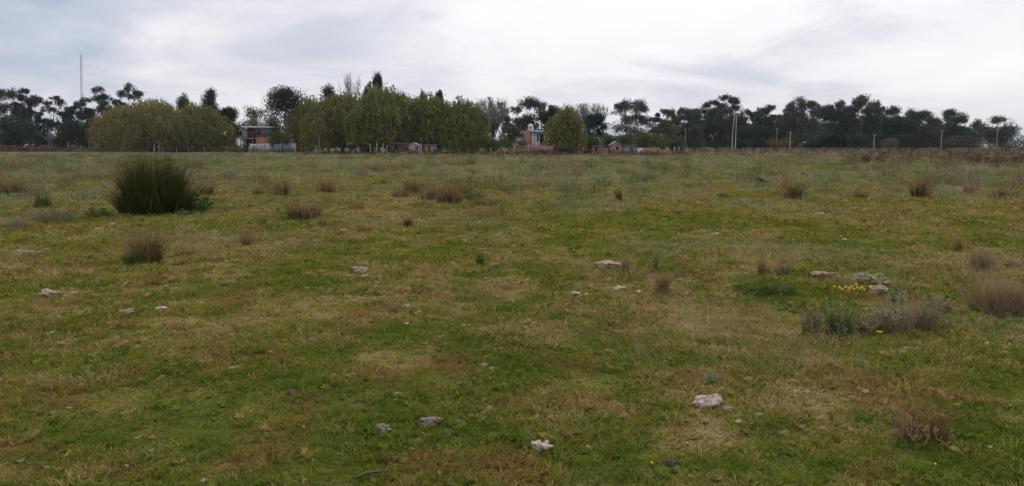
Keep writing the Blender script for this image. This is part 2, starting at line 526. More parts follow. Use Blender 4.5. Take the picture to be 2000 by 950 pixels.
c = mixc(t, ramp(t, nb.outputs[0], [(0.52, g3(0)), (0.75, g3(0.5))]), c, (0.21, 0.15, 0.08))
b = N(t, 'ShaderNodeBsdfDiffuse'); t.links.new(c, b.inputs[0])
bp = N(t, 'ShaderNodeBump', i_Strength=0.4, i_Distance=0.015)
t.links.new(na.outputs[0], bp.inputs['Height']); t.links.new(bp.outputs[0], b.inputs['Normal'])
finish(t, b.outputs[0])
gme = mesh_np('ground', np.stack([GX.ravel(), GY.ravel(), GZ.ravel()], 1), GQ, m, col=gc, smooth=True)
tag(link('ground', gme), 'flat pasture of short green and browned grass', 'ground', kind='structure')

# ------------------------------------------------------------------ scattering (grass and the like: stuff)
def scatter_mat(name, tip=1.25, transl=0.3):
    m, t = new_mat(name)
    ca = N(t, 'ShaderNodeAttribute', attribute_name='col', attribute_type='INSTANCER')
    rn = N(t, 'ShaderNodeAttribute', attribute_name='rnd')
    k = M2(t, 'ADD', M2(t, 'MULTIPLY', rn.outputs['Fac'], 1.15), 0.45)
    vm_ = N(t, 'ShaderNodeVectorMath', operation='SCALE')
    t.links.new(ca.outputs['Color'], vm_.inputs[0]); t.links.new(k, vm_.inputs['Scale'])
    d = t.nodes.new('ShaderNodeBsdfDiffuse'); t.links.new(vm_.outputs[0], d.inputs[0])
    tr = t.nodes.new('ShaderNodeBsdfTranslucent'); t.links.new(vm_.outputs[0], tr.inputs[0])
    mxs = N(t, 'ShaderNodeMixShader', i_0=transl)
    t.links.new(d.outputs[0], mxs.inputs[1]); t.links.new(tr.outputs[0], mxs.inputs[2])
    finish(t, mxs.outputs[0])
    return m


SM = scatter_mat('field_plants')


def blades(acc, n, rad, h, w, lean, seg=2, curl=0.5, hvar=0.45, base_h=0.0, r=None, prof=0.0):
    """n tapering blades that rise from a disc; lean = horizontal reach over height"""
    th = rng.uniform(0, 2 * math.pi, n)
    rr = rad * np.sqrt(rng.random(n))
    bx, by = rr * np.cos(th), rr * np.sin(th)
    ph = th + rng.normal(size=n) * 0.7
    hh = h * rng.uniform(1 - hvar, 1 + hvar * 0.4, n)
    hh = hh * (1 - prof * (rr / max(rad, 1e-6)) ** 2)
    ln = lean * rng.uniform(0.2, 1.2, n) * (0.35 + 0.65 * rr / max(rad, 1e-6))
    side = np.stack([-np.sin(ph), np.cos(ph), 0 * ph], 1)
    yaw = rng.uniform(0, math.pi, n)
    side = np.stack([np.cos(yaw), np.sin(yaw), 0 * yaw], 1) * 0.8 + side * 0.4
    rows = []
    for i in range(seg + 1):
        s = i / seg
        out = hh * ln * (s * (1 - curl) + curl * s * s)
        z = base_h + hh * (s - 0.25 * curl * ln * s * s)
        P = np.stack([bx + np.cos(ph) * out, by + np.sin(ph) * out, z], 1)
        ww = w * (1 - s) ** 0.7 * 0.5 + (0.0006 if s == 1 else 0)
        rows.append((P - side * ww, P + side * ww))
    V = np.stack([p for pr in rows for p in pr], 1)       # n, 2(seg+1), 3
    k = 2 * (seg + 1)
    q = np.array([(2 * i, 2 * i + 1, 2 * i + 3, 2 * i + 2) for i in range(seg)])
    Q = (np.arange(n)[:, None, None] * k + q[None]).reshape(-1, 4)
    acc.add(V.reshape(-1, 3), Q, np.repeat(rng.random(n), k) if r is None else r)


def proto_collection(name, makers):
    col = bpy.data.collections.new(name)
    for i, mk in enumerate(makers):
        a = Acc(); mk(a)
        o = bpy.data.objects.new('%s_%02d' % (name, i), a.mesh('%s_%02d' % (name, i), SM))
        col.objects.link(o)
    return col


def scatter(name, label, P, rz, scl, idx, col, coll, tilt=0.0):
    n = len(P)
    me = bpy.data.meshes.new(name)
    me.vertices.add(n)
    me.vertices.foreach_set('co', np.asarray(P, np.float32).ravel())
    a = me.attributes.new('rot', 'FLOAT_VECTOR', 'POINT')
    rot = np.stack([rng.normal(size=n) * tilt, rng.normal(size=n) * tilt, rz], 1)
    a.data.foreach_set('vector', rot.astype(np.float32).ravel())
    a = me.attributes.new('scl', 'FLOAT_VECTOR', 'POINT')
    s3 = np.asarray(scl, np.float32)
    if s3.ndim == 1: s3 = np.stack([s3] * 3, 1)
    a.data.foreach_set('vector', np.ascontiguousarray(s3, np.float32).ravel())
    a = me.attributes.new('idx', 'INT', 'POINT')
    a.data.foreach_set('value', np.asarray(idx, np.int32))
    a = me.attributes.new('col', 'FLOAT_COLOR', 'POINT')
    cc = np.ones((n, 4), np.float32); cc[:, :3] = col
    a.data.foreach_set('color', cc.ravel())
    ng = bpy.data.node_groups.new(name, 'GeometryNodeTree')
    ng.interface.new_socket('Geometry', in_out='INPUT', socket_type='NodeSocketGeometry')
    ng.interface.new_socket('Geometry', in_out='OUTPUT', socket_type='NodeSocketGeometry')
    gi = ng.nodes.new('NodeGroupInput'); go = ng.nodes.new('NodeGroupOutput')
    iop = ng.nodes.new('GeometryNodeInstanceOnPoints')
    ci = ng.nodes.new('GeometryNodeCollectionInfo')
    ci.inputs['Collection'].default_value = coll
    ci.inputs['Separate Children'].default_value = True
    ci.inputs['Reset Children'].default_value = True

    def na(nm, ty):
        k = ng.nodes.new('GeometryNodeInputNamedAttribute')
        k.data_type = ty; k.inputs['Name'].default_value = nm
        return k.outputs[0]
    ng.links.new(gi.outputs[0], iop.inputs['Points'])
    ng.links.new(ci.outputs[0], iop.inputs['Instance'])
    iop.inputs['Pick Instance'].default_value = True
    ng.links.new(na('idx', 'INT'), iop.inputs['Instance Index'])
    ng.links.new(na('rot', 'FLOAT_VECTOR'), iop.inputs['Rotation'])
    ng.links.new(na('scl', 'FLOAT_VECTOR'), iop.inputs['Scale'])
    ng.links.new(iop.outputs[0], go.inputs[0])
    o = link(name, me)
    md = o.modifiers.new('scatter', 'NODES'); md.node_group = ng
    return tag(o, label, name.split('_')[-1], kind='stuff')


def ring_points(dmin, dmax, rho, half=0.70, side=1.5):
    """points over the field in view, rho(d) per square metre"""
    out = []
    d = dmin
    while d < dmax:
        e = min(d * 1.06 + 0.05, dmax)
        hw = d * math.tan(half) + side
        n = rng.poisson(rho((d + e) / 2) * (e - d) * 2 * hw)
        out.append(np.stack([rng.uniform(-hw, hw, n), rng.uniform(d, e, n)], 1))
        d = e
    return np.vstack(out)


# turf tufts
def mk_turf(n, rad, h, w, lean):
    return lambda a: blades(a, n, rad, h, w, lean, 2, 0.6)


def mk_rosette(a):
    n = 11
    th = rng.uniform(0, 2 * math.pi, n); r_ = 0.035 * np.sqrt(rng.random(n))
    P = np.stack([r_ * np.cos(th), r_ * np.sin(th), rng.uniform(0.008, 0.03, n)], 1)
    a.leaves(P, 0.03, 0.7, np.stack([np.cos(th), np.sin(th), 0.25 + 0 * th], 1), 0.3)


TURF = proto_collection('turf_tuft', [mk_turf(22, .045, .030, .0046, 1.5), mk_turf(20, .05, .026, .005, 2.0), mk_turf(24, .04, .036, .0044, 1.2),
                                      mk_turf(18, .055, .022, .0054, 2.2), mk_rosette, mk_turf(14, .03, .060, .0038, 1.0)])
P = ring_points(2.6, 75, lambda d: min(760.0, 760.0 * (5.0 / d) ** 1.6))
d = np.hypot(P[:, 0], P[:, 1])
thick = fbm(P[:, 0] / 0.5, P[:, 1] / 0.5, 77, 3)
keep = thick + rng.normal(size=len(P)) * 0.12 > 0.27
P, d, thick = P[keep], d[keep], thick[keep]
n = len(P)
s = np.clip((d / 5.0), 1, None) ** 0.62 * (0.55 + 0.9 * thick) * rng.uniform(0.7, 1.25, n)
s3 = np.stack([s * rng.uniform(1.0, 1.3, n), s * rng.uniform(1.0, 1.3, n), s * np.clip(1.0 - (d - 5) / 120, 0.6, 1)], 1)
ii = rng.choice(6, n, p=[.24, .22, .16, .2, .12, .06])
z = hgt(P[:, 0], P[:, 1])
scatter('pasture_grass', 'short green and browned pasture grass all over the field', np.column_stack([P, z - 0.004]), rng.uniform(0, 6.28, n), s3, ii,
        field_colour(P[:, 0], P[:, 1], 0.36), TURF, 0.12)

# taller weeds of the middle and far field (sage-green and straw clumps)
def mk_weed(n, rad, h, w, lean, leaf):
    def f(a):
        blades(a, n, rad, h, w, lean, 2, 0.4)
        th = rng.uniform(0, 6.28, leaf); r_ = rad * 1.4 * np.sqrt(rng.random(leaf))
        a.leaves(np.stack([r_ * np.cos(th), r_ * np.sin(th), h * rng.uniform(.15, .95, leaf)], 1), h * 0.20, 0.35,
                 np.stack([np.cos(th), np.sin(th), 1.0 + 0 * th], 1), 0.7)
    return f


WEED = proto_collection('field_weed', [mk_weed(16, .10, .22, .012, .6, 26), mk_weed(22, .14, .18, .012, .9, 34), mk_weed(12, .08, .30, .010, .5, 18),
                                       mk_weed(26, .18, .15, .014, 1.0, 30),
                                       mk_weed(70, .34, .34, .010, .6, 150), mk_weed(90, .45, .28, .010, .8, 190), mk_weed(50, .24, .42, .009, .45, 110)])
P = ring_points(17, 190, lambda d: 6.0 * (20.0 / d) ** 0.62 * min(1, max(0.05, (d - 16) / 22)))
d = np.hypot(P[:, 0], P[:, 1])
lump = fbm(P[:, 0] / 3.0, P[:, 1] / 3.0, 88, 3)
edge = 150 + 60 * np.abs(P[:, 0]) / 100
keep = (lump + rng.normal(size=len(P)) * 0.07 > 0.44 + 0.10 * np.clip((40 - d) / 25, 0, 1)) & (d < edge)
# the left foreground weeds come nearer, the right-hand pasture stays clear until farther out
P, d, lump = P[keep], d[keep], lump[keep]
n = len(P)
kc = fbm(P[:, 0] / 2.1 + 50, P[:, 1] / 2.1, 91, 2) * 1.5 - .25 + rng.normal(size=n) * .16
pal = np.array([[0.12, 0.150, 0.055], [0.23, 0.265, 0.125], [0.33, 0.345, 0.20], [0.42, 0.335, 0.215], [0.29, 0.19, 0.13]])
kf = np.clip(kc, 0, .999) * 4
k0 = kf.astype(int)
wc = pal[k0] * (1 - (kf - k0))[:, None] + pal[k0 + 1] * (kf - k0)[:, None]
wc = wc * rng.uniform(.75, 1.2, (n, 1))
wc = 0.75 * wc + 0.25 * field_colour(P[:, 0], P[:, 1], 0.1)
s = rng.uniform(.5, 1.5, n) * np.clip(0.3 + 1.2 * np.clip(lump - .40, 0, 1) / .3, .3, 1.25) * np.clip(d / 30, 0.8, 1.15) * np.clip(1.25 - d / 260, .6, 1)
Pc = ring_points(16, 150, lambda d: .34 * min(1, max(.1, (d - 14) / 14)) * (30 / max(d, 30)) ** .3)
dc = np.hypot(Pc[:, 0], Pc[:, 1])
uc = Pc[:, 0] / Pc[:, 1]
side = np.clip(-uc * 2.2 - .25, 0, 1) * (dc > 13) + np.clip(uc * 2.2 - .5, 0, 1) * (dc > 22)
kp = (fbm(Pc[:, 0] / 6, Pc[:, 1] / 6, 95, 2) + side * .12 + rng.normal(size=len(Pc)) * .09 > .50 + .12 * np.clip((34 - dc) / 12, 0, 1))
Pc, dc = Pc[kp], dc[kp]
nc = len(Pc)
palc = np.array([[.11, .140, .055], [.19, .215, .115], [.24, .170, .110], [.17, .11, .075], [.10, .125, .04], [.29, .30, .18]])
ck = palc[rng.choice(6, nc, p=[.2, .25, .18, .14, .13, .1])] * rng.uniform(.75, 1.2, (nc, 1))
sc_ = rng.uniform(.6, 1.9, nc)
s3c = np.stack([sc_ * rng.uniform(.6, 1.3, nc), sc_ * rng.uniform(.6, 1.2, nc), sc_ * rng.uniform(.5, 1.0, nc) * np.clip(1.2 - dc / 300, .7, 1)], 1)
s = np.vstack([np.stack([s, s, s], 1), s3c]); P = np.vstack([P, Pc]); wc = np.vstack([wc, ck]); n = len(P)
scatter('field_weeds', 'low sage green and straw coloured weeds across the far half of the field',
        np.column_stack([P, hgt(P[:, 0], P[:, 1]) - 0.01]), rng.uniform(0, 6.28, n), s, np.concatenate([rng.integers(0, 4, n - nc), rng.integers(4, 7, nc)]), wc, WEED, 0.1)

# dry thin straws in the near right pasture and sprinkled elsewhere
STRAW = proto_collection('dry_straw', [lambda a: blades(a, 9, .06, .24, .003, 1.0, 3, .5), lambda a: blades(a, 6, .05, .32, .003, 1.3, 3, .6),
                                       lambda a: blades(a, 12, .08, .16, .003, 1.5, 3, .4)])
PP = []
for (px, py, rx, ry, k) in [(1420, 640, 130, 55, 150), (1560, 700, 170, 40, 150), (1250, 690, 90, 40, 45), (1480, 500, 200, 25, 90), (930, 440, 120, 30, 60),
                            (1700, 560, 160, 25, 60), (1900, 540, 90, 20, 70), (380, 490, 90, 18, 70), (850, 385, 140, 20, 110), (1200, 540, 90, 18, 40),
                            (1000, 600, 700, 200, 150), (1200, 800, 600, 120, 60)]:
    for _ in range(k):
        q = gp(px + rng.normal() * rx * .5, py + rng.normal() * ry * .5)
        PP.append(q)
P = np.array([q for q in PP if q[1] > 2.2])
n = len(P)
scatter('dry_straw_grass', 'thin pale dry grass straws bending over the browned patches', P, rng.uniform(0, 6.28, n), rng.uniform(.5, 1.1, n) * np.clip(P[:, 1] / 9, 0.6, 1.3),
        rng.integers(0, 3, n), np.array([0.42, 0.33, 0.18]) * rng.uniform(.7, 1.25, (n, 1)), STRAW, 0.1)

# small wispy weeds of the middle field
WISP = proto_collection('wispy_weed', [lambda a: blades(a, 14, .05, .20, .006, .8, 3, .4, .7), lambda a: blades(a, 22, .10, .13, .007, 1.2, 3, .4, .7),
                                       mk_weed(10, .06, .22, .006, .6, 22), mk_weed(18, .12, .14, .007, 1.0, 34)])
P = ring_points(9, 60, lambda d: .9 * min(1, max(.12, (d - 8) / 14)) * (22 / max(d, 22)) ** .5)
d = np.hypot(P[:, 0], P[:, 1]); uc = P[:, 0] / P[:, 1]
lump = fbm(P[:, 0] / 2.6 + 7, P[:, 1] / 2.6, 71, 3) + np.clip(-uc * .5 - .08, 0, .2) + np.clip(uc * .4 - .12, 0, .12)
keep = lump + rng.normal(size=len(P)) * .08 > .54
P, d = P[keep], d[keep]
n = len(P)
pw = np.array([[.13, .165, .055], [.21, .235, .12], [.30, .20, .11], [.22, .135, .075], [.40, .315, .17]])
scatter('wispy_weeds', 'small wispy brown and green weeds sprinkled over the middle of the field', np.column_stack([P, hgt(P[:, 0], P[:, 1]) - .005]), rng.uniform(0, 6.28, n),
        rng.uniform(.6, 1.7, n) * np.clip(d / 18, .6, 1.5), rng.integers(0, 4, n), pw[rng.choice(5, n, p=[.25, .25, .22, .13, .15])] * rng.uniform(.75, 1.2, (n, 1)), WISP, .15)

# dead leaves, chips and dung crumbs
def mk_chip(sz, curl):
    def f(a):
        k = 5
        xs = np.linspace(-.5, .5, k)
        V = []
        for i, x in enumerate(xs):
            w_ = (0.5 - abs(x) ** 1.6) * 0.5
            V += [(x * sz, -w_ * sz, (curl * x * x + .12) * sz), (x * sz, 0, (curl * x * x) * sz), (x * sz, w_ * sz, (curl * x * x + .16) * sz)]
        Q = [(3 * i + j, 3 * i + j + 1, 3 * i + j + 4, 3 * i + j + 3) for i in range(k - 1) for j in range(2)]
        a.add(V, Q)
    return f


CHIP = proto_collection('dead_leaf', [mk_chip(.032, .5), mk_chip(.045, .25), mk_chip(.022, .9)])
P = ring_points(2.8, 30, lambda d: 9.0 * (5 / d) ** 1.1)
n = len(P)
kc = rng.random(n)[:, None]
cc = np.where(kc < .55, np.array([.32, .23, .12]), np.where(kc < .66, np.array([.46, .40, .32]), np.array([.12, .07, .04]))) * rng.uniform(.7, 1.2, (n, 1))
d = np.hypot(P[:, 0], P[:, 1])
scatter('leaf_litter', 'scattered pale dead leaves and crumbs in the short grass', np.column_stack([P, hgt(P[:, 0], P[:, 1]) + 0.02 + 0.001 * d]), rng.uniform(0, 6.28, n),
        rng.uniform(.5, 1.3, n) * np.clip(d / 7, 1, 2), rng.integers(0, 3, n), cc, CHIP, 0.4)

# ------------------------------------------------------------------ weed belts along the field edge
BELT = proto_collection('belt_weed', [mk_weed(26, .35, .9, .03, .5, 60), mk_weed(20, .3, .7, .03, .7, 70), mk_weed(30, .5, .6, .035, .8, 80), mk_weed(18, .2, 1.2, .025, .35, 50)])
PP, CC, SS = [], [], []
rb = np.array([0.185, 0.110, 0.080]); db = np.array([0.085, 0.050, 0.040]); st = np.array([0.29, 0.225, 0.15]); gn = np.array([0.12, 0.14, 0.06])
for (x0, x1, Y0, Y1, k, s0, s1, w) in [
        (-60, 320, 196, 214, 520, .8, 1.7, (.55, .25, .1, .1)), (320, 600, 178, 196, 420, .8, 1.6, (.5, .2, .2, .1)), (600, 960, 137, 150, 480, .35, .95, (.35, .45, .1, .1)),
        (930, 1340, 124, 142, 1050, .35, .9, (.5, .28, .18, .04)), (1000, 1060, 132, 142, 90, 1.0, 1.9, (.1, .1, .8, 0)), (1330, 2060, 165, 240, 1700, .5, 1.1, (.58, .12, .28, .02)),
        (1640, 2060, 62, 165, 900, .35, .85, (.5, .27, .15, .08)), (1880, 2060, 50, 95, 160, .3, .75, (.4, .4, .1, .1)), (1300, 1700, 120, 165, 260, .3, .6, (.3, .1, .5, .1))]:
    for _ in range(k):
        px = rng.uniform(x0, x1); Y = rng.uniform(Y0, Y1)
        X = (px - 1000) / F * Y
        PP.append((X, Y, hz_(X, Y) - .02)); SS.append(rng.uniform(s0, s1))
        kk = rng.choice(4, p=w)
        CC.append((rb, db, st, gn)[kk] * rng.uniform(.75, 1.25))
P = np.array(PP); n = len(P)
scatter('field_edge_weeds', 'belt of reddish brown weeds along the far edge of the field', P, rng.uniform(0, 6.28, n), np.array(SS), rng.integers(0, 4, n), np.array(CC), BELT, 0.08)

# ------------------------------------------------------------------ trees
def empty(name, loc, label, cat, group=None):
    o = bpy.data.objects.new(name, None)
    C.objects.link(o)
    o.location = loc
    o.empty_display_size = 0.3
    return tag(o, label, cat, group)


def limb(acc, p0, p1, r0, r1, wob=0.06, n=5, sides=6):
    p0, p1 = np.array(p0, float), np.array(p1, float)
    t_ = np.linspace(0, 1, n)[:, None]
    L_ = np.linalg.norm(p1 - p0)
    w_ = rng.normal(size=(n, 3)) * wob * L_
    w_[0] = 0; w_[-1] = 0
    P_ = p0 + (p1 - p0) * t_ + w_
    P_[:, 2] += 0.10 * L_ * np.sin(t_[:, 0] * math.pi)
    acc.tube(P_, np.linspace(r0, r1, n), sides)
    return P_


def dome(c, rh, rv, n, flat=0.35):
    """points in an umbrella-shaped clump"""
    v = rng.normal(size=(n, 3)); v /= np.linalg.norm(v, axis=1, keepdims=True)
    r_ = rng.random(n) ** 0.4
    v[:, 2] = np.where(v[:, 2] < 0, v[:, 2] * flat, v[:, 2])
    lump = 1 + 0.35 * (fbm(v[:, 0] * 2.3 + c[0], v[:, 1] * 2.3 + v[:, 2] * 1.7 + c[2], 5, 2) - .5) * 2
    return np.array(c) + v * (r_ * lump)[:, None] * np.array([rh, rh, rv])


def puff(c, rh, rv, n):
    v = rng.normal(size=(n, 3)) * .5
    r_ = np.linalg.norm(v, axis=1, keepdims=True)
    v = v / np.maximum(1, r_ / 1.25)
    return np.array(c) + v * np.array([rh, rh, rv])


def gum(H, W, n=9, low=4, lean=0.0, dens=1.0, leaf=0.40):
    tr, cr = Acc(), Acc()
    fork = H * rng.uniform(.28, .42)
    r0 = 0.015 * H + .07
    base = limb(tr, (0, 0, -.3), (lean * W * .3, rng.normal() * .3, fork), r0, r0 * .75, .02)
    for i in range(n + 4):
        tt = 0.92 if i == 0 else rng.uniform(.40, .90)
        reach = W * .5 * math.sin(min(1, (1.08 - tt) / .42) * math.pi / 2) * .68
        a_ = rng.uniform(0, 6.28)
        if i == 0: reach *= .2
        rh = W * rng.uniform(.12, .19); rv = rh * rng.uniform(.75, 1.15)
        p = np.array([lean * W * tt + math.cos(a_) * reach, math.sin(a_) * reach, min(H * tt, H - rv * .8)])
        start = base[rng.integers(2, 5)]
        pts = limb(tr, start, p, r0 * .38, .05, .06)
        for _ in range(8):
            dv = rng.normal(size=3); dv /= np.linalg.norm(dv); dv[2] = abs(dv[2]) * .9 - .25
            q = p + dv * np.array([rh, rh, rv]) * rng.uniform(.4, 1.15)
            k = rng.uniform(.35, .6)
            q[2] = min(q[2], H - rh * k * .5)
            cr.leaves(puff(q, rh * k * 1.1, rh * k * .95, int(70 * dens)), leaf, .5)
            tr.tube(np.array([pts[3], q]), np.array([.045, .025]), 4)
    for i in range(low):
        tt = rng.uniform(.06, .55)
        a_ = rng.uniform(0, 6.28); reach = W * .44 * math.sqrt(rng.random())
        p = np.array([lean * W * tt + math.cos(a_) * reach, math.sin(a_) * reach, H * tt])
        tr.tube(np.array([base[2], p]), np.array([.09, .04]), 4)
        cr.leaves(puff(p, W * rng.uniform(.18, .28), H * rng.uniform(.09, .14), int(420 * dens)), leaf * 1.25, .55)
    return tr, cr


def willow(H, W, lobes=6, skirt=0.06, nst=420, leaf=0.50):
    tr, cr = Acc(), Acc()
    r0 = .25 + .012 * H
    base = limb(tr, (0, 0, -.3), (rng.normal() * .3, 0, H * .3), r0, r0 * .8, .03, 4, 8)
    Ls = []
    for i in range(lobes + 3):
        f_ = (i + .5) / lobes * 2 - 1 if i < lobes else rng.uniform(-.5, .5)
        x_ = f_ * W * .28
        y_ = rng.uniform(-1, 1) * W * .15 if i < lobes else -W * rng.uniform(.12, .3)
        top_ = H * (1 - .32 * abs(f_) ** 2.0) * rng.uniform(.93, 1.0)
        if i >= lobes: top_ *= rng.uniform(.7, .9)
        if i == lobes // 2: top_ = H
        rad = W * rng.uniform(.23, .30)
        zc_ = top_ * rng.uniform(.52, .62)
        Ls.append((np.array([x_, y_, zc_]), np.array([rad, rad, top_ - zc_])))
        limb(tr, base[-1], Ls[-1][0] + np.array([0, 0, (top_ - zc_) * .3]), r0 * .5, .06, .06)
    LC = np.array([l[0] for l in Ls]); LR = np.array([l[1] for l in Ls])
    wgt = LR[:, 0] * LR[:, 2]; area = wgt.sum()
    ns = int(min(9000, area * 30))
    li = rng.choice(len(Ls), ns, p=wgt / area)
    v = rng.normal(size=(ns, 3)); v /= np.linalg.norm(v, axis=1, keepdims=True)
    p0 = LC[li] + v * LR[li] * rng.uniform(.72, 1.03, (ns, 1))
    # below the widest ring the curtain hangs straight
    hv = np.maximum(.4, np.hypot(v[:, 0], v[:, 1]))[:, None]
    p0[:, :2] = np.where(v[:, 2:] < 0, LC[li][:, :2] + (p0[:, :2] - LC[li][:, :2]) / hv * .96, p0[:, :2])
    ok = (v[:, 2] > -.92) & (p0[:, 2] > H * skirt)
    for c2, r2 in zip(LC, LR):
        ok &= np.sum(((p0 - c2) / r2) ** 2, axis=1) > .42
    p0, v = p0[ok], v[ok]
    ns = len(p0)
    k = 7
    drop = np.minimum(p0[:, 2] - H * skirt * rng.uniform(.6, 1.05, ns), H * rng.uniform(.06, .18, ns))
    t_ = np.linspace(0, 1, k)
    bow = (1 - np.exp(-3 * t_))[None] * rng.uniform(.05, .6, ns)[:, None]
    Pn = np.stack([p0[:, :1] + v[:, :1] * bow, p0[:, 1:2] + v[:, 1:2] * bow, p0[:, 2:] - drop[:, None] * t_[None]], 2).reshape(-1, 3)
    Pn = Pn + rng.normal(size=Pn.shape) * np.array([.14, .14, .1])
    ax = np.repeat(np.stack([v[:, 0] * .3, v[:, 1] * .3, -np.ones(ns)], 1), k, axis=0)
    sel = rng.random(len(Pn)) < min(1.0, 26000 / len(Pn))
    cr.leaves(Pn[sel], leaf * (1.25 if sel.mean() < .7 else 1.1), .45, ax[sel], .55)
    tip = (v[:, 2] > .3) & (rng.random(ns) < .4)
    cr.leaves(p0[tip] + rng.normal(size=(tip.sum(), 3)) * .25 + np.array([0, 0, .12]), leaf * .8, .35, v[tip] + [0, 0, .5], .5)
    # inner foliage
    li = rng.integers(0, len(Ls), 2200)
    cr.leaves(LC[li] + rng.normal(size=(2200, 3)) * LR[li] * .33, leaf * 1.7, .5)
    return tr, cr


def broad(H, W, n=16, leaf=.42, shape='round', z0=.12, dens=1.0):
    tr, cr = Acc(), Acc()
    r0 = .12 + .012 * H
    base = limb(tr, (0, 0, -.3), (0, 0, H * .75), r0, .05, .02, 6)
    for i in range(n):
        tt = z0 + (1 - z0) * rng.random() ** .8
        if shape == 'cone': prof = (1.04 - tt) * 1.0
        elif shape == 'column': prof = .75 * math.sqrt(max(0.02, 1 - abs(2 * tt - 1) ** 3))
        else: prof = math.sqrt(max(.03, 1 - ((tt - .5) / .52) ** 2))
        a_ = rng.uniform(0, 6.28); reach = W * .36 * prof * math.sqrt(rng.random())
        rv = H * rng.uniform(.07, .13)
        p = np.array([math.cos(a_) * reach, math.sin(a_) * reach, min(tt * H, H - rv * .9)])
        tr.tube(np.array([base[min(5, int(tt * 6))], p]), np.array([.06, .03]), 4)
        cr.leaves(puff(p, W * rng.uniform(.15, .25) * (.5 + .5 * prof), rv * 1.15, int(330 * dens)), leaf, .55)
    return tr, cr


def bare(H, W, n=34, tw=20, up=.6):
    """leafless tree: fan of rising branches and fine twigs"""
    tr, cr = Acc(), Acc()
    r0 = .10 + .010 * H
    base = limb(tr, (0, 0, -.3), (0, 0, H * .35), r0, r0 * .8, .02, 4)
    for i in range(n):
        a_ = rng.uniform(0, 6.28); e_ = math.sqrt(rng.random())
        tt = rng.uniform(.70, 1.0) * (1 - .22 * e_ ** 2)
        p = np.array([math.cos(a_) * W * .47 * e_, math.sin(a_) * W * .47 * e_, H * tt])
        pts = limb(tr, base[rng.integers(1, 4)], p, r0 * .32, .02, .03, 6, 4)
        for k in range(tw):
            s_ = pts[rng.integers(2, 6)]
            dv = np.array([rng.normal() * .5, rng.normal() * .5, up + rng.random() * .8])
            q = s_ + dv / np.linalg.norm(dv) * H * rng.uniform(.07, .2)
            q[2] = min(q[2], H * 1.02)
            cr.tube(np.array([s_, (s_ + q) / 2 + rng.normal(size=3) * .08, q]), np.array([.034, .026, .012]), 4)
    return tr, cr


def shrub(H, W, n=9, leaf=.28, dens=1.0):
    tr, cr = Acc(), Acc()
    for i in range(n):
        a_ = rng.uniform(0, 6.28); e_ = math.sqrt(rng.random()) * W * .36
        rv = H * rng.uniform(.2, .3)
        p = np.array([math.cos(a_) * e_, math.sin(a_) * e_, H * rng.uniform(.3, .78)])
        p[2] = min(p[2], H - rv)
        limb(tr, (p[0] * .25, p[1] * .25, -.1), p, .05, .02, .05, 4, 4)
        cr.leaves(puff(p, W * rng.uniform(.18, .28), rv * 1.1, int(330 * dens)), leaf * 1.1, .55)
    return tr, cr


def plant_tree(kind, px, topy, wpx, Y, label, mat=None, name=None, cat='tree', group=None, bark=None, seed=None, **kw):
    global rng
    keep_rng = rng
    rng = np.random.default_rng(int(px * 7 + topy * 131 + wpx) if seed is None else seed)
    random.seed(int(px))
    X = (px - 1000) / F * Y * 1.0
    top_ = at(px, topy, Y)
    X = top_[0]
    H = top_[2] - hz_(X, Y)
    W = wpx * Y / F
    fn = {'gum': gum, 'willow': willow, 'broad': broad, 'bare': bare, 'shrub': shrub}[kind]
    tr, cr = fn(H, W, **kw)
    nm = name or {'gum': 'gum_tree', 'willow': 'willow_tree', 'broad': 'broadleaf_tree', 'bare': 'bare_tree', 'shrub': 'shrub'}[kind]
    root = empty(nm, (X, Y, hz_(X, Y)), label, cat, group)
    dm = {'gum': 'gum', 'willow': 'willow', 'broad': 'broad', 'bare': 'twig', 'shrub': 'shrub'}[kind]
    db_ = {'gum': 'gum_bark', 'willow': 'bark', 'broad': 'dark_bark', 'bare': 'bark', 'shrub': 'dark_bark'}[kind]
    link('stems' if kind == 'shrub' else 'trunk', tr.mesh(nm + '_wood', MAT[bark or db_], True), root)
    link('crown', cr.mesh(nm + '_crown', MAT[mat or dm]), root)
    rng = keep_rng
    return root


G1 = 'gum trees beyond the field by the mast'
plant_tree('gum', 6, 173, 92, 214, 'dark gum tree with dense domed top, cut by the left edge of the photo', group=G1, n=13, low=11, dens=1.6)
plant_tree('gum', 50, 170, 62, 219, 'gum tree with umbrella top next to the dense gum at the photo edge', group=G1, n=11, low=9, dens=1.4)
plant_tree('gum', 107, 183, 50, 222, 'thin gum tree with sparse broken top standing before the radio mast gap', group=G1, n=9, low=6, dens=.9)
plant_tree('gum', 152, 196, 62, 213, 'squat dense gum tree directly beneath the radio mast', group=G1, n=12, low=11, dens=1.5)
plant_tree('gum', 192, 168, 72, 220, 'gum tree with pale forked trunk between the mast and the tallest domed gum', group=G1, n=12, low=4, dens=1.2)
plant_tree('gum', 244, 162, 64, 217, 'tall gum tree with domed top rising behind the edge of the first willow', group=G1, n=11, low=4, lean=.12, dens=1.2)
plant_tree('shrub', 62, 246, 56, 206, 'dark bushy shrub under the umbrella-topped gum', 'broad', cat='shrub', dens=1.4)
plant_tree('shrub', 20, 252, 50, 208, 'dark shrub under the dense gum at the photo edge', 'broad', cat='shrub', dens=1.2)
plant_tree('shrub', 120, 250, 44, 210, 'pale green rounded shrub in the gap between the thin and the squat gum', 'olive', cat='shrub')
plant_tree('shrub', 163, 238, 66, 206, 'dark wide shrub beneath the squat gum and the mast', 'broad', cat='shrub', dens=1.5)
plant_tree('shrub', 100, 262, 60, 212, 'low dark shrub behind the small leafless tree', 'broad', cat='shrub', dens=1.2)
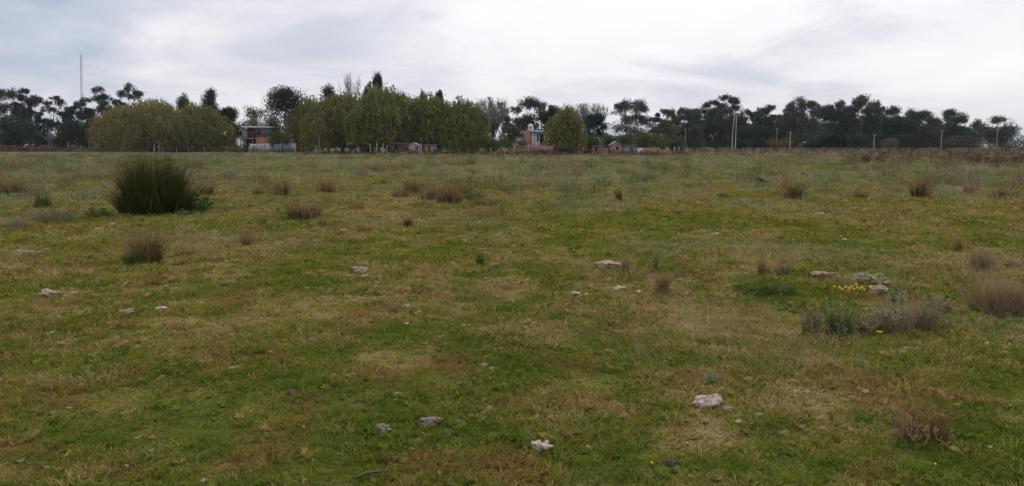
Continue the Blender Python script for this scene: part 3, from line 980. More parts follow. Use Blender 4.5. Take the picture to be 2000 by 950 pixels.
plant_tree('shrub', 205, 258, 50, 208, 'dark shrub between the wide mast shrub and the first willow', 'broad', cat='shrub', dens=1.2)
plant_tree('bare', 95, 255, 22, 203, 'small leafless grey tree below the thin gum', cat='tree', n=10, tw=10)
G2 = 'willows beyond the field'
plant_tree('willow', 288, 190, 196, 190, 'broad drooping olive willow, first of the willows beside the gum trees', group=G2, lobes=7, nst=620)
plant_tree('willow', 384, 200, 142, 186, 'olive willow with brownish hanging strands in front of the red upper-floor house', group=G2, lobes=5, nst=460)
plant_tree('broad', 357, 187, 46, 222, 'dark round treetop showing between the first two willows', 'olive', n=14)
plant_tree('broad', 411, 176, 48, 228, 'tall dark tree with rounded top rising behind the second willow', 'conifer', shape='column', n=26)
plant_tree('broad', 446, 212, 60, 200, 'dark green tree standing against the red upper-floor house', 'broad', n=24, z0=.05)
plant_tree('broad', 494, 206, 62, 222, 'pale olive tree behind the roof of the red upper-floor house', 'olive', n=16)
plant_tree('broad', 556, 173, 100, 196, 'very dark conifer-like tree between the red house and the big willows', 'conifer', n=40, z0=.14, dens=1.2)
plant_tree('willow', 604, 184, 92, 193, 'narrow grey-green willow against the very dark tree', 'willow_green', group=G2, lobes=4, nst=420)
plant_tree('broad', 638, 170, 60, 205, 'dark treetop peeping over the willow with the slender sapling in front', 'conifer', n=16)
plant_tree('willow', 664, 178, 168, 158, 'olive willow directly behind the slender pale-stemmed sapling', group=G2, lobes=6, nst=560, skirt=.12)
plant_tree('willow', 752, 166, 196, 154, 'tallest and broadest willow, its dome below the two dark spires', 'willow_green', group=G2, lobes=7, nst=680, skirt=.14)
plant_tree('willow', 836, 181, 150, 154, 'flat-topped willow above the white gabled hut', 'willow_green', group=G2, lobes=5, nst=480, skirt=.14)
plant_tree('willow', 900, 189, 126, 150, 'yellowish green willow at the end of the row beside the leafless trees', 'willow_green', group=G2, lobes=5, nst=480)
plant_tree('broad', 718, 155, 22, 200, 'thin dark spire of a treetop above the tallest willow', 'conifer', n=26)
plant_tree('broad', 737, 148, 30, 204, 'thicker dark rounded treetop above the tallest willow', 'conifer', n=30)
plant_tree('bare', 684, 146, 44, 214, 'leafless poplar with thin upright twigs above the willows', n=22, tw=16, up=1.6)
plant_tree('broad', 824, 182, 26, 200, 'slim dark treetop above the gap of the flat-topped willow', 'broad', n=18)
plant_tree('broad', 857, 181, 24, 205, 'slim dark treetop above the flat-topped willow near the yellowish one', 'broad', n=18)
plant_tree('bare', 962, 191, 78, 172, 'grey leafless tree beside the last willow', n=44, tw=30, up=.9)
plant_tree('bare', 938, 194, 46, 180, 'leafless thin-twigged tree half hidden by the last willow', n=26, tw=20, up=1.2)
plant_tree('gum', 978, 196, 36, 205, 'small gum top looking out behind the grey leafless tree', n=6, low=2, dens=.7)
plant_tree('gum', 1032, 192, 84, 190, 'gum tree with flat clustered top behind the brick house with tank', n=10, low=6, dens=1.0)
plant_tree('broad', 1080, 209, 48, 184, 'dark round tree between the clustered gum and the green tree by the house', 'broad', n=22)
plant_tree('broad', 1003, 250, 60, 168, 'grey-green drooping shrub-like tree leaning behind the brick house', 'olive', n=14, cat='tree')
plant_tree('willow', 1104, 203, 80, 138, 'green willow standing in front of the brick house with tank', 'willow_green', lobes=4, nst=440)
plant_tree('bare', 1148, 203, 104, 186, 'wide leafless tree with brownish twigs behind the green willow by the house', n=54, tw=34, up=.8)
plant_tree('bare', 1112, 208, 60, 190, 'leafless twigs seen over the top of the green willow by the house', n=28, tw=24, up=.9)
plant_tree('broad', 1165, 226, 62, 178, 'dark tree under the wide leafless crown', 'conifer', n=20, z0=.05)
plant_tree('gum', 1234, 195, 84, 225, 'dark gum tree with stepped top beside the wide leafless tree', n=12, low=9, dens=1.1)
plant_tree('gum', 1296, 211, 54, 238, 'small gum tree in the dip between the stepped gum and the long row', n=9, low=7)
plant_tree('broad', 1304, 236, 62, 215, 'brownish olive tree in front of the dip of the gum row', 'olive', n=16, z0=.05)
G3 = 'gum trees in the long dark row'
ROW = [(1342, 211, 64, 'first gum of the long dark row, low and round', 0), (1378, 200, 70, 'gum with rounded top second in the long dark row', 0),
       (1415, 183, 66, 'tallest pointed gum of the row, just before the twin pole', 0), (1462, 215, 60, 'lower gum right behind the twin concrete pole', 0),
       (1502, 205, 56, 'gum with leaning tufted top before a notch of sky in the row', .1), (1530, 228, 54, 'low gum filling the notch of sky in the row', 0),
       (1566, 191, 82, 'gum with several knobbly tips above the yellowing shrub', 0), (1612, 208, 62, 'gum filling the row between the knobbly and the tall bushy gum', 0),
       (1648, 197, 72, 'gum with flat shelf of foliage next to the tall bushy gum', -.1), (1684, 186, 70, 'tall bushy gum with upswept tips in the middle of the row', .08),
       (1712, 205, 40, 'narrow spiky gum leaning on the tall bushy gum', .05), (1752, 207, 84, 'gum with thin flat top wisp after the spiky one', 0),
       (1798, 217, 78, 'round-topped gum before the leaning end of the row', 0), (1836, 214, 72, 'gum leaning out over the gap at the end of the row', .3)]
for i, (px, ty, w, lab, ln) in enumerate(ROW):
    plant_tree('gum', px, ty, w, 258 + (i * 37 % 22), lab, group=G3, n=14, low=15, lean=ln, dens=1.7, leaf=.46)
plant_tree('gum', 1872, 249, 66, 300, 'low distant gum in the gap before the separate gum', n=9, low=8, dens=.9, leaf=.5)
plant_tree('gum', 1936, 227, 92, 275, 'separate spreading gum standing apart near the end of the tree line', n=11, low=8, lean=.08, leaf=.5)
plant_tree('shrub', 1845, 266, 50, 262, 'greyish bush under the leaning gum at the end of the row', 'olive', cat='shrub')
plant_tree('shrub', 1900, 262, 60, 268, 'greyish green bush between the leaning gum and the separate gum', 'olive', cat='shrub')
UG = ['below the first low round gum', 'below the rounded second gum', 'right behind the twin pole', 'under the notch of sky', 'behind the yellowing shrub', 'under the gum after the knobbly one', 'under the gum with the flat shelf', 'under the tall bushy gum', 'under the thin-topped gum', 'under the round-topped gum', 'under the leaning end gum']
for k, (px, ty, w) in enumerate([(1355, 246, 70), (1400, 240, 80), (1450, 244, 80), (1495, 250, 70), (1545, 242, 80), (1595, 245, 80), (1640, 243, 80), (1690, 245, 80), (1740, 246, 80), (1790, 248, 80), (1826, 254, 60)]):
    plant_tree('broad', px, ty, w, 286, 'dark undergrowth of the gum row ' + UG[k], 'conifer', group='undergrowth trees in the gum row', n=16, z0=.03, leaf=.6)
plant_tree('shrub', 966, 262, 66, 142, 'green shrub at the foot of the last willow', cat='shrub')
plant_tree('shrub', 1152, 264, 44, 150, 'round green shrub next to the green willow by the house', cat='shrub')
plant_tree('shrub', 1190, 262, 50, 154, 'green shrub above the pinkish hut', cat='shrub')
plant_tree('shrub', 1222, 264, 40, 158, 'grey-green shrub between the two brighter green ones', 'olive', cat='shrub')
plant_tree('shrub', 1264, 257, 82, 156, 'wide bright green shrub above the brick garden wall', cat='shrub', n=12)
plant_tree('shrub', 1318, 268, 40, 160, 'olive shrub behind the posts at the end of the brick wall', 'olive', cat='shrub')
plant_tree('shrub', 1526, 266, 46, 235, 'yellowing shrub at the foot of the gum row between two poles', 'yellow_shrub', cat='shrub')
plant_tree('shrub', 1734, 270, 40, 238, 'grey dry shrub beside the pole under the thin-topped gum', 'grey_shrub', cat='shrub')
plant_tree('shrub', 545, 256, 50, 182, 'green shrub beside the brick wall of the red house', 'shrub', cat='shrub')
plant_tree('shrub', 1014, 276, 30, 146, 'pale dry bush before the white shed wall', 'grey_shrub', cat='shrub')
# slender sapling
sap = plant_tree('broad', 622, 232, 44, 148, 'slender sapling with a pale stem in front of the willows', 'willow', name='sapling', n=9, z0=.45, leaf=.3, dens=.6, bark='gum_bark')
# fresh green banana-like plants
for (px, ty, w, lab) in [(414, 279, 26, 'bright yellow-green leafy plant below the second willow'), (384, 284, 14, 'smaller bright green plant beside the yellow-green leafy one')]:
    Y = 181
    tp = at(px, ty, Y); H = tp[2]
    a = Acc(); W = w * Y / F
    rng_k = rng; rng = np.random.default_rng(px)
    blades(a, 46, W * .2, H, .22, .7, 3, .6)
    root = link('leafy_plant', a.mesh('leafy_plant', MAT['bright']), None, (tp[0], Y, 0))
    tag(root, lab, 'plant')
    rng = rng_k

# far-off wood along the horizon
a = Acc()
rng_k = rng; rng = np.random.default_rng(99)
for i in range(150):
    px = rng.uniform(-250, 2250)
    Y = rng.uniform(560, 720)
    X = (px - 1000) / F * Y
    H = rng.uniform(5, 9) + (2.5 if px > 1850 else 0)
    a.leaves(dome((X, Y, H * .45), rng.uniform(7, 13), H * .6, 260, .8), 1.2, .6)
rng = rng_k
tag(link('distant_treeline', a.mesh('distant_treeline', MAT['conifer'])), 'low dark wood along the horizon behind the trees', 'treeline', kind='stuff')

# ------------------------------------------------------------------ mast
p = at(157, 100, 620); mb = at(160.5, 285, 620)
mx0, mh = mb[0], p[2] - 3
mr = empty('radio_mast', (mx0, 620, 0), 'tall thin guyed radio mast rising above the gum trees', 'mast')
a = Acc()
wd = .75
leg = [(wd * math.cos(k * 2.094 + .5), wd * math.sin(k * 2.094 + .5)) for k in range(3)]
lx = (p[0] - mx0)
a2 = Acc()
for k in range(3):
    q = Acc(); q.tube([(leg[k][0], leg[k][1], 0), (leg[k][0] + lx, leg[k][1], mh)], .12, 4)
    link('leg', q.mesh('mast_leg', MAT['mast']), mr)
nb_ = 46
for i in range(nb_):
    z0, z1 = mh * i / nb_, mh * (i + 1) / nb_
    for k in range(3):
        x0, y0 = leg[k]; x1, y1 = leg[(k + 1) % 3]
        a.tube([(x0 + lx * i / nb_, y0, z0), (x1 + lx * (i + 1) / nb_, y1, z1)], .05, 4)
        a.tube([(x0 + lx * i / nb_, y0, z0), (x1 + lx * i / nb_, y1, z0)], .05, 4)
link('lattice', a.mesh('mast_lattice', MAT['mast']), mr)
for k in range(3):
    for f_ in (.45, .9):
        q = Acc(); th = k * 2.094 + .5
        q.tube([(lx * f_, 0, mh * f_), (30 * math.cos(th), 30 * math.sin(th), 0)], .012, 4)
        link('guy_wire', q.mesh('guy_wire', MAT['wire']), mr)
q = Acc(); q.tube([(lx, 0, mh - .1), (lx, 0, mh + 3)], .06, 4)
link('antenna', q.mesh('antenna', MAT['mast']), mr)

# ------------------------------------------------------------------ buildings
def part(root, name, mat, *boxes):
    a = Acc()
    for b_ in boxes: a.box(*b_)
    return link(name, a.mesh(name, MAT[mat]), root)


# house with brick ground floor and set-back red upper floor; local metres, x right, y away, z up
Y = 186.0
S = Y / F
ox = at(470, 290, Y)[0]
zz = lambda py: at(1000, py, Y)[2]
hA = empty('brick_house', (ox, Y, 0), 'two-storey house with dark red upper wall, grey panel and pale flat roof', 'house')
X = lambda px: (px - 470) * S
part(hA, 'wall', 'brick', (X(500), X(523), 0, 5.0, -.2, zz(266)))
part(hA, 'upper_wall', 'grey_wall', (X(500) + .02, X(522), .03, 4.9, zz(266), zz(250)))
part(hA, 'upper_brick_wall', 'red_brick', (X(480), X(500), 1.6, 4.9, zz(269), zz(250)))
part(hA, 'side_panel', 'bluewhite_wall', (X(470), X(480), 1.2, 4.9, zz(270), zz(251)))
part(hA, 'floor_slab', 'concrete', (X(468), X(500) - .01, .2, 4.9, zz(270) - .18, zz(270)))
part(hA, 'back_wall', 'red_brick', (X(468), X(500) - .01, 3.2, 4.9, -.2, zz(270) - .18))
for px in (469, 478, 492):
    part(hA, 'porch_post', 'post', (X(px), X(px) + .16, .3, .46, -.2, zz(270) - .18))
rf = part(hA, 'roof', 'roof_white', (X(476), X(524), -.5, 5.3, zz(250), zz(247)))
part(hA, 'roof_edge', 'metal_sheet', (X(462), X(476) - .01, .6, 5.3, zz(250) + .05, zz(248)))
w_ = part(hA, 'window', 'pane', (X(504), X(511), -.02, .05, zz(262), zz(254)))
part(w_, 'frame', 'grey_wall', (X(503.3), X(504), -.05, .04, zz(262.7), zz(253.3)))
part(w_, 'frame', 'grey_wall', (X(511), X(511.7), -.05, .04, zz(262.7), zz(253.3)))
part(hA, 'lintel', 'red_brick', (X(500) - .02, X(523) + .02, -.04, 0, zz(268), zz(265.5)))
part(hA, 'corner_block', 'post_white', (X(497), X(500), -.3, .1, zz(252), zz(250) - .01))
part(hA, 'doorway', 'dark', (X(484), X(490), 3.12, 3.2, -.1, zz(280)))

# white panel wall in front of it
Y2 = 181.0
S2 = Y2 / F
ox2 = at(488, 290, Y2)[0]
z2 = lambda py: at(1000, py, Y2)[2]
ww = empty('panel_wall', (ox2, Y2, 0), 'low whitish panel wall in front of the two-storey house', 'wall')
edges = [488, 503, 518, 533, 548, 563, 577]
for i in range(6):
    a_, b_ = (edges[i] - 488) * S2, (edges[i + 1] - 488) * S2
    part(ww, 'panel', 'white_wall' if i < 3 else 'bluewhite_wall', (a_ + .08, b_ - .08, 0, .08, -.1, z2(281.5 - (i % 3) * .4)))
for e in edges:
    part(ww, 'post', 'concrete', ((e - 488) * S2 - .079, (e - 488) * S2 + .079, -.03, .12, -.1, z2(280)))

# house with orange brick tower and water tank
Y = 158.0
S = Y / F
oxb = at(1025, 290, Y)[0]
zb = lambda py: at(1000, py, Y)[2]
hB = empty('tank_house', (oxb, Y, 0), 'small house with orange brick side, white front and flat white roof', 'house')
X = lambda px: (px - 1025) * S
part(hB, 'brick_wall', 'brick', (X(1025), X(1039), 0, 4.5, -.2, zb(255.5)))
part(hB, 'front_wall', 'white_wall', (X(1042), X(1048.5), .25, 4.4, -.2, zb(258)), (X(1052), X(1054), .25, 4.4, -.2, zb(258)), (X(1062), X(1086), .25, 4.4, -.2, zb(258)),
     (X(1054), X(1062), .25, 4.4, zb(262), zb(258)), (X(1048.5), X(1052), .25, 4.4, zb(262), zb(258)), (X(1048.5), X(1052), .25, 4.4, -.2, zb(276)))
part(hB, 'corner_column', 'roof_white', (X(1039) + .01, X(1042) - .01, -.05, .6, -.2, zb(258)))
part(hB, 'door', 'dark', (X(1054), X(1062), .45, .52, -.1, zb(262)))
w_ = part(hB, 'window', 'pane', (X(1048.5), X(1052), .42, .5, zb(276), zb(262)))
part(w_, 'mullion', 'metal_sheet', (X(1050.1), X(1050.5), .36, .41, zb(276), zb(262)))
part(hB, 'roof', 'roof_white', (X(1036), X(1088), -.7, 4.9, zb(258) + .005, zb(255.6)))
part(hB, 'roof_trim', 'metal_sheet', (X(1039), X(1088), -.75, -.71, zb(259), zb(257)))
tk = empty('water_tank', (X(1036.5) + oxb, Y + 1.2, zb(255.5)), 'round white water tank standing on the brick house corner', 'tank')
a = Acc(); tr_ = 5.6 * S; th_ = zb(245) - zb(255.5)
a.tube([(0, 0, 0), (0, 0, .04), (0, 0, th_ * .3), (0, 0, th_ * .32), (0, 0, th_ * .65), (0, 0, th_ * .67), (0, 0, th_)], np.array([.9, 1, 1, .96, .96, 1, 1]) * tr_, 16)
link('body', a.mesh('tank_body', MAT['tank'], True), tk)
a = Acc(); a.tube([(0, 0, th_), (0, 0, th_ + .14), (0, 0, th_ + .26), (0, 0, th_ + .28), (0, 0, th_ + .34)], np.array([1.0, .8, .42, .25, .2]) * tr_, 16)
link('lid', a.mesh('tank_lid', MAT['tank'], True), tk)
a = Acc(); a.tube([(0, -tr_ - .06, .25), (0, -tr_ - .06, th_ * .75)], .045, 8)
link('pipe', a.mesh('tank_pipe', MAT['dark']), tk)


def hut(name, label, cat, x0, x1, ytop, Y, wall, roofm, door=None, gable=False, depth=3.0, split=None, roof_h=1.2):
    s_ = Y / F
    o0 = at(x0, 290, Y)[0]
    zf = lambda py: at(1000, py, Y)[2]
    rt = empty(name, (o0, Y, 0), label, cat)
    Xf = lambda px: (px - x0) * s_
    h_ = zf(ytop)
    if door:
        part(rt, 'wall', wall, (0, Xf(door[0]), 0, depth, -.2, h_), (Xf(door[1]), Xf(x1), 0, depth, -.2, h_), (Xf(door[0]), Xf(door[1]), 0, depth, zf(door[2]), h_))
        part(rt, 'door', 'dark', (Xf(door[0]), Xf(door[1]), .2, .26, -.1, zf(door[2])))
    else:
        part(rt, 'wall', wall, (0, Xf(x1), 0, depth, -.2, h_))
    if gable:
        w_ = Xf(x1)
        V = [(0, 0, h_), (w_, 0, h_), (w_ / 2, 0, h_ + roof_h), (0, depth, h_), (w_, depth, h_), (w_ / 2, depth, h_ + roof_h)]
        a = Acc(); a.add(V, [(0, 1, 2, 2), (3, 5, 5, 4)])
        me = bpy.data.meshes.new('gable'); me.from_pydata(V, [], [(0, 1, 2), (3, 5, 4), (0, 3, 4, 1)]); me.materials.append(MAT[wall])
        link('gable', me, rt)
        sl = math.hypot(w_ / 2, roof_h); nx, nz = roof_h / sl, (w_ / 2) / sl
        e = .25; tk_ = .06
        for sgn in (-1, 1):
            def pt(u, yy, off):
                return (w_ / 2 + sgn * (u * w_ / 2 / sl + off * nx), yy, h_ + roof_h - u * roof_h / sl + off * nz)
            V = [pt(u, yy, off) for off in (.01, .01 + tk_) for yy in (-e, depth + e) for u in (0, sl + e)]
            a = Acc(); a.add(V, [(0, 2, 3, 1), (4, 5, 7, 6), (0, 1, 5, 4), (2, 6, 7, 3), (0, 4, 6, 2), (1, 3, 7, 5)])
            link('roof', a.mesh('roof_slope', MAT[roofm]), rt)
    else:
        part(rt, 'roof', roofm, (-.25, Xf(x1) + .25, -.35, depth + .3, h_ + .004, h_ + .11))
    return rt, Xf, zf


hut('red_hut', 'low dark red hut under the tallest willow', 'hut', 760, 796, 281, 145, 'red_brick', 'metal_sheet', (771, 777, 285))
r_, Xf, zf = hut('gabled_hut', 'small bluish white gabled hut beneath the flat-topped willow', 'hut', 797, 820, 285.5, 144, 'bluewhite_wall', 'roof_white', gable=True, roof_h=.6)
part(r_, 'base_course', 'pink_wall', (-.03, Xf(820) + .03, -.04, -.003, -.1, zf(291)))
part(r_, 'doorway', 'dark', (Xf(811), Xf(815), -.035, -.005, -.1, zf(287)))
hut('pink_hut', 'low pale pink hut under the flat-topped willow', 'hut', 830, 853, 283.5, 145, 'pink_wall', 'metal_sheet', (836, 839, 287))
hut('white_shed', 'small white shed seen through the first willow', 'shed', 299, 313, 275, 182, 'white_wall', 'metal_sheet', (303, 308, 279))
hut('pale_shed', 'low pale shed at the foot of the first and second willows', 'shed', 328, 343, 284.5, 182, 'white_wall', 'metal_sheet', (333, 337, 287))
hut('white_outbuilding', 'white outbuilding in shade against the red upper-floor house', 'shed', 441, 460, 267.5, 192, 'white_wall', 'dark', (444, 450, 272))
hut('white_lean_to', 'small white lean-to wall next to the orange brick house', 'shed', 1009, 1021, 268.5, 160, 'white_wall', 'metal_sheet')
hut('brick_hut', 'small pinkish brick hut below the green shrubs', 'hut', 1158, 1183, 285.5, 148, 'brick', 'metal_sheet', (1162, 1167, 288))
hut('pink_shack', 'pinkish shack with dark doorway and pale roof', 'hut', 1193, 1214, 284, 147, 'pink_wall', 'post_white', (1203, 1208, 287), roof_h=.7, gable=True)
hut('grey_shack', 'grey sheet-metal shack adjoining the pinkish shack', 'hut', 1216, 1241, 284.5, 148, 'metal_sheet', 'metal_sheet', (1232, 1236, 288))


def low_wall(label, x0, x1, ytop, Y, pieces):
    s_ = Y / F
    o0 = at(x0, 290, Y)[0]
    rt = empty('garden_wall', (o0, Y, 0), label, 'wall')
    zf = lambda py: at(1000, py, Y)[2]
    for (a_, b_, mt, yt) in pieces:
        part(rt, 'wall_section', mt, ((a_ - x0) * s_ + .005, (b_ - x0) * s_ - .005, 0, .2, -.2, zf(yt)))
    for e in sorted({q for pc in pieces for q in pc[:2]}):
        part(rt, 'pier', 'pink_wall', ((e - x0) * s_ - .09, (e - x0) * s_ + .09, -.04, .24, -.2, zf(ytop + .2)))
    return rt


low_wall('orange brick garden wall with a whitish end section', 1245, 1305, 289, 127.5, [(1245, 1257, 'white_wall', 289.6), (1257, 1272, 'brick', 289.2), (1272, 1287, 'brick', 289.6), (1287, 1305, 'brick', 292.5)])
low_wall('low orange brick wall below the house with tank', 1038, 1078, 284.5, 131.5, [(1038, 1052, 'brick', 285.2), (1052, 1066, 'brick', 285.8), (1066, 1078, 'brick', 286.4)])

# ------------------------------------------------------------------ fences
def fence(label, posts, Y, wires=(.45, .85, 1.15)):
    """posts: (px, top py, material, radius)"""
    rt = empty('wire_fence', (at(posts[0][0], 290, Y)[0], Y, 0), label, 'fence')
    xs = []
    for (px, ty, mt, rd) in posts:
        q = at(px, ty, Y); x_ = q[0] - rt.location.x
        a = Acc(); tl = rng.normal() * .03
        a.tube([(x_, 0, -.3), (x_ + tl * .5, 0, q[2] * .5), (x_ + tl, 0, q[2])], np.array([rd, rd * .95, rd * .85]), 6)
        link('post', a.mesh('fence_post', MAT[mt]), rt)
        xs.append(x_)
    for h_ in wires:
        a = Acc()
        a.tube([(x_, -.09, h_ + rng.normal() * .01) for x_ in sorted(xs)], .006, 4)
        link('wire', a.mesh('fence_wire', MAT['wire']), rt)
    return rt


W_, P_, D_ = 'post_white', 'post', 'post_dark'
fence('wire fence with uneven posts in front of the gum trees by the mast', [(-70, 286, P_, .09), (-20, 286, P_, .09), (12, 286.5, P_, .08), (47, 285, W_, .14), (77, 285, P_, .10), (97, 287, P_, .08), (132, 278, P_, .10), (173, 271, D_, .20), (215, 286, P_, .08), (252, 286, P_, .08), (298, 286, P_, .09)], 203)
fence('wire fence below the second willow and the white panel wall', [(318, 286, P_, .08), (345, 287, P_, .08), (368, 286, P_, .08), (399, 287, P_, .08), (445, 284, D_, .14), (486, 286, P_, .09), (547, 285, P_, .09), (576, 283, W_, .10), (597, 287, P_, .08)], 177)
fence('fence of pale posts under the big willows', [(617, 284, W_, .10), (658, 287, P_, .08), (700, 285, P_, .08), (723.5, 281, W_, .10), (735.5, 280, W_, .13), (748, 280, W_, .13), (756, 284, P_, .09), (775, 292, P_, .08), (823, 281, W_, .13), (829, 285, D_, .12), (870, 290, P_, .08), (915, 290, P_, .08), (948, 288, W_, .07)], 141)
fence('wire fence with thin posts before the low brick walls', [(958, 288, P_, .07), (1005, 284, W_, .10), (1032, 281, W_, .15), (1080, 289, P_, .08), (1104, 288, P_, .08), (1140, 290, P_, .08), (1185, 289, P_, .08), (1216, 290, P_, .08), (1246, 288, P_, .08), (1287, 288, P_, .08), (1302, 287.5, W_, .10), (1318, 287, W_, .13), (1326, 287, W_, .10), (1334, 283, D_, .16), (1342, 289, P_, .10)], 131)
fence('long wire fence of small posts below the gum row', [(px, 292.5 + ((px * 7) % 5) * .4, P_ if px % 3 else W_, .07) for px in range(1360, 2090, 33)], 172, (.3, .6, .9))

# ------------------------------------------------------------------ power line
def pole(px, ytop, ybase, Y, label, r_=.14, arm=.7, twin=None):
    q = at(px, ytop, Y)
    rt = empty('utility_pole', (q[0], Y, 0), label, 'pole', 'concrete poles of the power line')
    for off in ([0] if twin is None else [0, twin]):
        a = Acc(); a.tube([(off, 0, -.5), (off, 0, q[2] * .5), (off * .55 if twin else 0, 0, q[2])], np.array([r_ * 1.2, r_, r_ * .75]), 8)
        link('shaft', a.mesh('pole_shaft', MAT['concrete'], True), rt)
    a = Acc(); a.box(-arm / 2, arm / 2, -.08, .08, q[2] - .45, q[2] - .3)
    link('crossarm', a.mesh('crossarm', MAT['concrete']), rt)
    for k in (-1, 0, 1):
        a = Acc(); a.tube([(k * arm * .42, 0, q[2] - .3), (k * arm * .42, 0, q[2] - .08)], .06, 6)
        link('insulator', a.mesh('insulator', MAT['stone_dark']), rt)
    return np.array([q[0], Y, q[2] - .1])


T = [pole(1339, 252, 290, 246, 'thin concrete pole before the start of the gum row', .10),
     pole(1438.5, 224, 293, 236, 'tall twin concrete pole leaning together in front of the row', .16, 1.8, -1.0),
     pole(1544, 257, 293, 226, 'concrete pole beside the yellowing shrub', .12),
     pole(1518, 250, 290, 252, 'faint thin pole behind the yellowing shrub', .09, 1.0),
     pole(1708, 262, 292, 222, 'concrete pole under the thin-topped gum', .11),
     pole(1840, 255, 296, 216, 'slim concrete pole before the leaning gum', .09),
     pole(1949, 250, 296, 222, 'thin pole in front of the separate gum', .08, 1.0)]
a = Acc()
for i, j in ((0, 1), (1, 2), (2, 4), (4, 5), (5, 6)):
    for k in (-.58, 0, .58):
        t_ = np.linspace(0, 1, 9)[:, None]
        Pw = T[i] + (T[j] - T[i]) * t_ + np.array([k, 0, 0])
        Pw[:, 2] -= (4 * t_ * (1 - t_) * .8)[:, 0]
        a.tube(Pw, .004, 4)
tag(link('power_line', a.mesh('power_line', MAT['wire'])), 'faint sagging wires strung between the concrete poles', 'wires')

# ------------------------------------------------------------------ big rush clump
def put(px, py):
    return gp(px, py)


rng = np.random.default_rng(1234)
c = put(304, 416)
s_ = c[1] / F
rt = empty('rush_clump', c, 'large dark green rush clump with fanning blades, biggest plant in the field', 'plant')
a = Acc(); blades(a, 3200, 44 * s_, 108 * s_, .012, .50, 4, .30, .55, prof=.25); blades(a, 2400, 62 * s_, 74 * s_, .012, .85, 4, .35, .6, prof=.35)
link('blades', a.mesh('rush_blades', MAT['rush']), rt)
a = Acc(); blades(a, 760, 48 * s_, 118 * s_, .010, .55, 4, .35, .40, prof=.3); blades(a, 240, 64 * s_, 50 * s_, .012, 1.0, 4, .5, .5)
link('dry_blades', a.mesh('rush_dry_blades', MAT['rush_dry']), rt)
for bx_ in (.02, .16):
    a = Acc(); a.tube([(bx_, -.62, 0), (bx_ + .05, -.68, .2), (bx_ + .12, -.72, .42)], np.array([.014, .011, .006]), 6)
    link('broken_stalk', a.mesh('broken_stalk', MAT['tuft_tan']), rt)


def leafy_weed(px, py, wpx, hpx, label, mat='weed_leaf', n=60, group=None, lsz=None):
    c = put(px, py); s_ = c[1] / F
    a = Acc(); W, H = wpx * s_, hpx * s_
    th = rng.uniform(0, 6.28, n); r_ = W * .5 * np.sqrt(rng.random(n))
    z_ = H * rng.uniform(.1, 1, n) * np.sqrt(np.clip(1 - (r_ / (W * .55)) ** 2, .05, 1))
    P_ = np.stack([r_ * np.cos(th), r_ * np.sin(th), z_], 1)
    a.leaves(P_, lsz or max(.09, H * .32), .6, np.stack([np.cos(th), np.sin(th), .4 + 0 * th], 1), .4)
    b_ = Acc()
    for k in range(0, n, 3):
        b_.tube([(P_[k][0] * .2, P_[k][1] * .2, -.02), P_[k]], np.array([.008, .004]), 4)
    rt = empty('leafy_weed', c, label, 'plant', group)
    link('leaves', a.mesh('weed_leaves', MAT[mat]), rt)
    link('stems', b_.mesh('weed_stems', MAT['tuft_green']), rt)
    return rt


leafy_weed(385, 414, 56, 38, 'green broad-leaved weed growing at the foot of the large rush clump', n=110)
leafy_weed(362, 424, 36, 16, 'low pale green weed in front of the large rush clump', n=50)
leafy_weed(190, 428, 44, 26, 'fresh green upright weed between the large rush clump and the grey weeds', 'tuft_green', n=90)
leafy_weed(1495, 572, 120, 18, 'dark green leafy patch of clover-like weed behind the sage shrubs', 'tuft_green', n=900, lsz=.038)
leafy_weed(1700, 556, 70, 24, 'bluish green weed just behind the yellow flowers', 'sage', n=90)

# ------------------------------------------------------------------ single tufts in the field
def tuft(px, py, wpx, hpx, label, mix=(('tuft_brown', 1.0),), dens=1.0, lean=None, name='grass_tuft', cat='tuft', bw=None):
    c = put(px, py); s_ = c[1] / F
    W, H = wpx * s_, hpx * s_
    rt = empty(name, (c[0], c[1], c[2] - .01), label, cat)
    kinds = [q[0] for q in mix]
    if 'tuft_brown' in kinds:
        mix = mix + ((() if 'tuft_tan' in kinds else (('tuft_tan', .28),)) + (() if 'tuft_green' in kinds else (('tuft_green', .30),)))
    for mt, f_ in mix:
        a = Acc()
        n = int(max(18, min(800, 120 * dens * f_ * (0.6 + wpx * hpx / 900))))
        ln = lean if lean is not None else max(.15, min(1.3, .5 * W / H))
        green = mt in ('tuft_green', 'tuft_dark', 'sage')
        k = int(np.clip(round(W / max(H, .05) * 3.0), 2, 7))
        for j in range(k):
            q = Acc()
            hf = rng.uniform(.45, 1.0) if j else 1.0
            blades(q, max(6, int(n / k * rng.uniform(.6, 1.4))), W * rng.uniform(.10, .2), H * hf * (.68 if green else 1.0), bw or max(.005, c[1] * .0010), ln * rng.uniform(.8, 1.6), 3, .35, .7)
            off = np.array([rng.uniform(-.3, .3) * W, rng.uniform(-.25, .25) * W, 0]) if j else np.zeros(3)
            a.add(q.V[0] + off, q.Q[0], q.R[0])
        link({'tuft_brown': 'dry_stalks', 'tuft_tan': 'straw_blades', 'tuft_green': 'green_blades', 'tuft_dark': 'dark_blades', 'sage': 'grey_blades', 'mauve': 'dry_stems',
              'brown_weed': 'dry_stalks', 'dark_weed': 'dark_stalks'}[mt], a.mesh('tuft_' + mt, MAT[mt]), rt)
    return rt


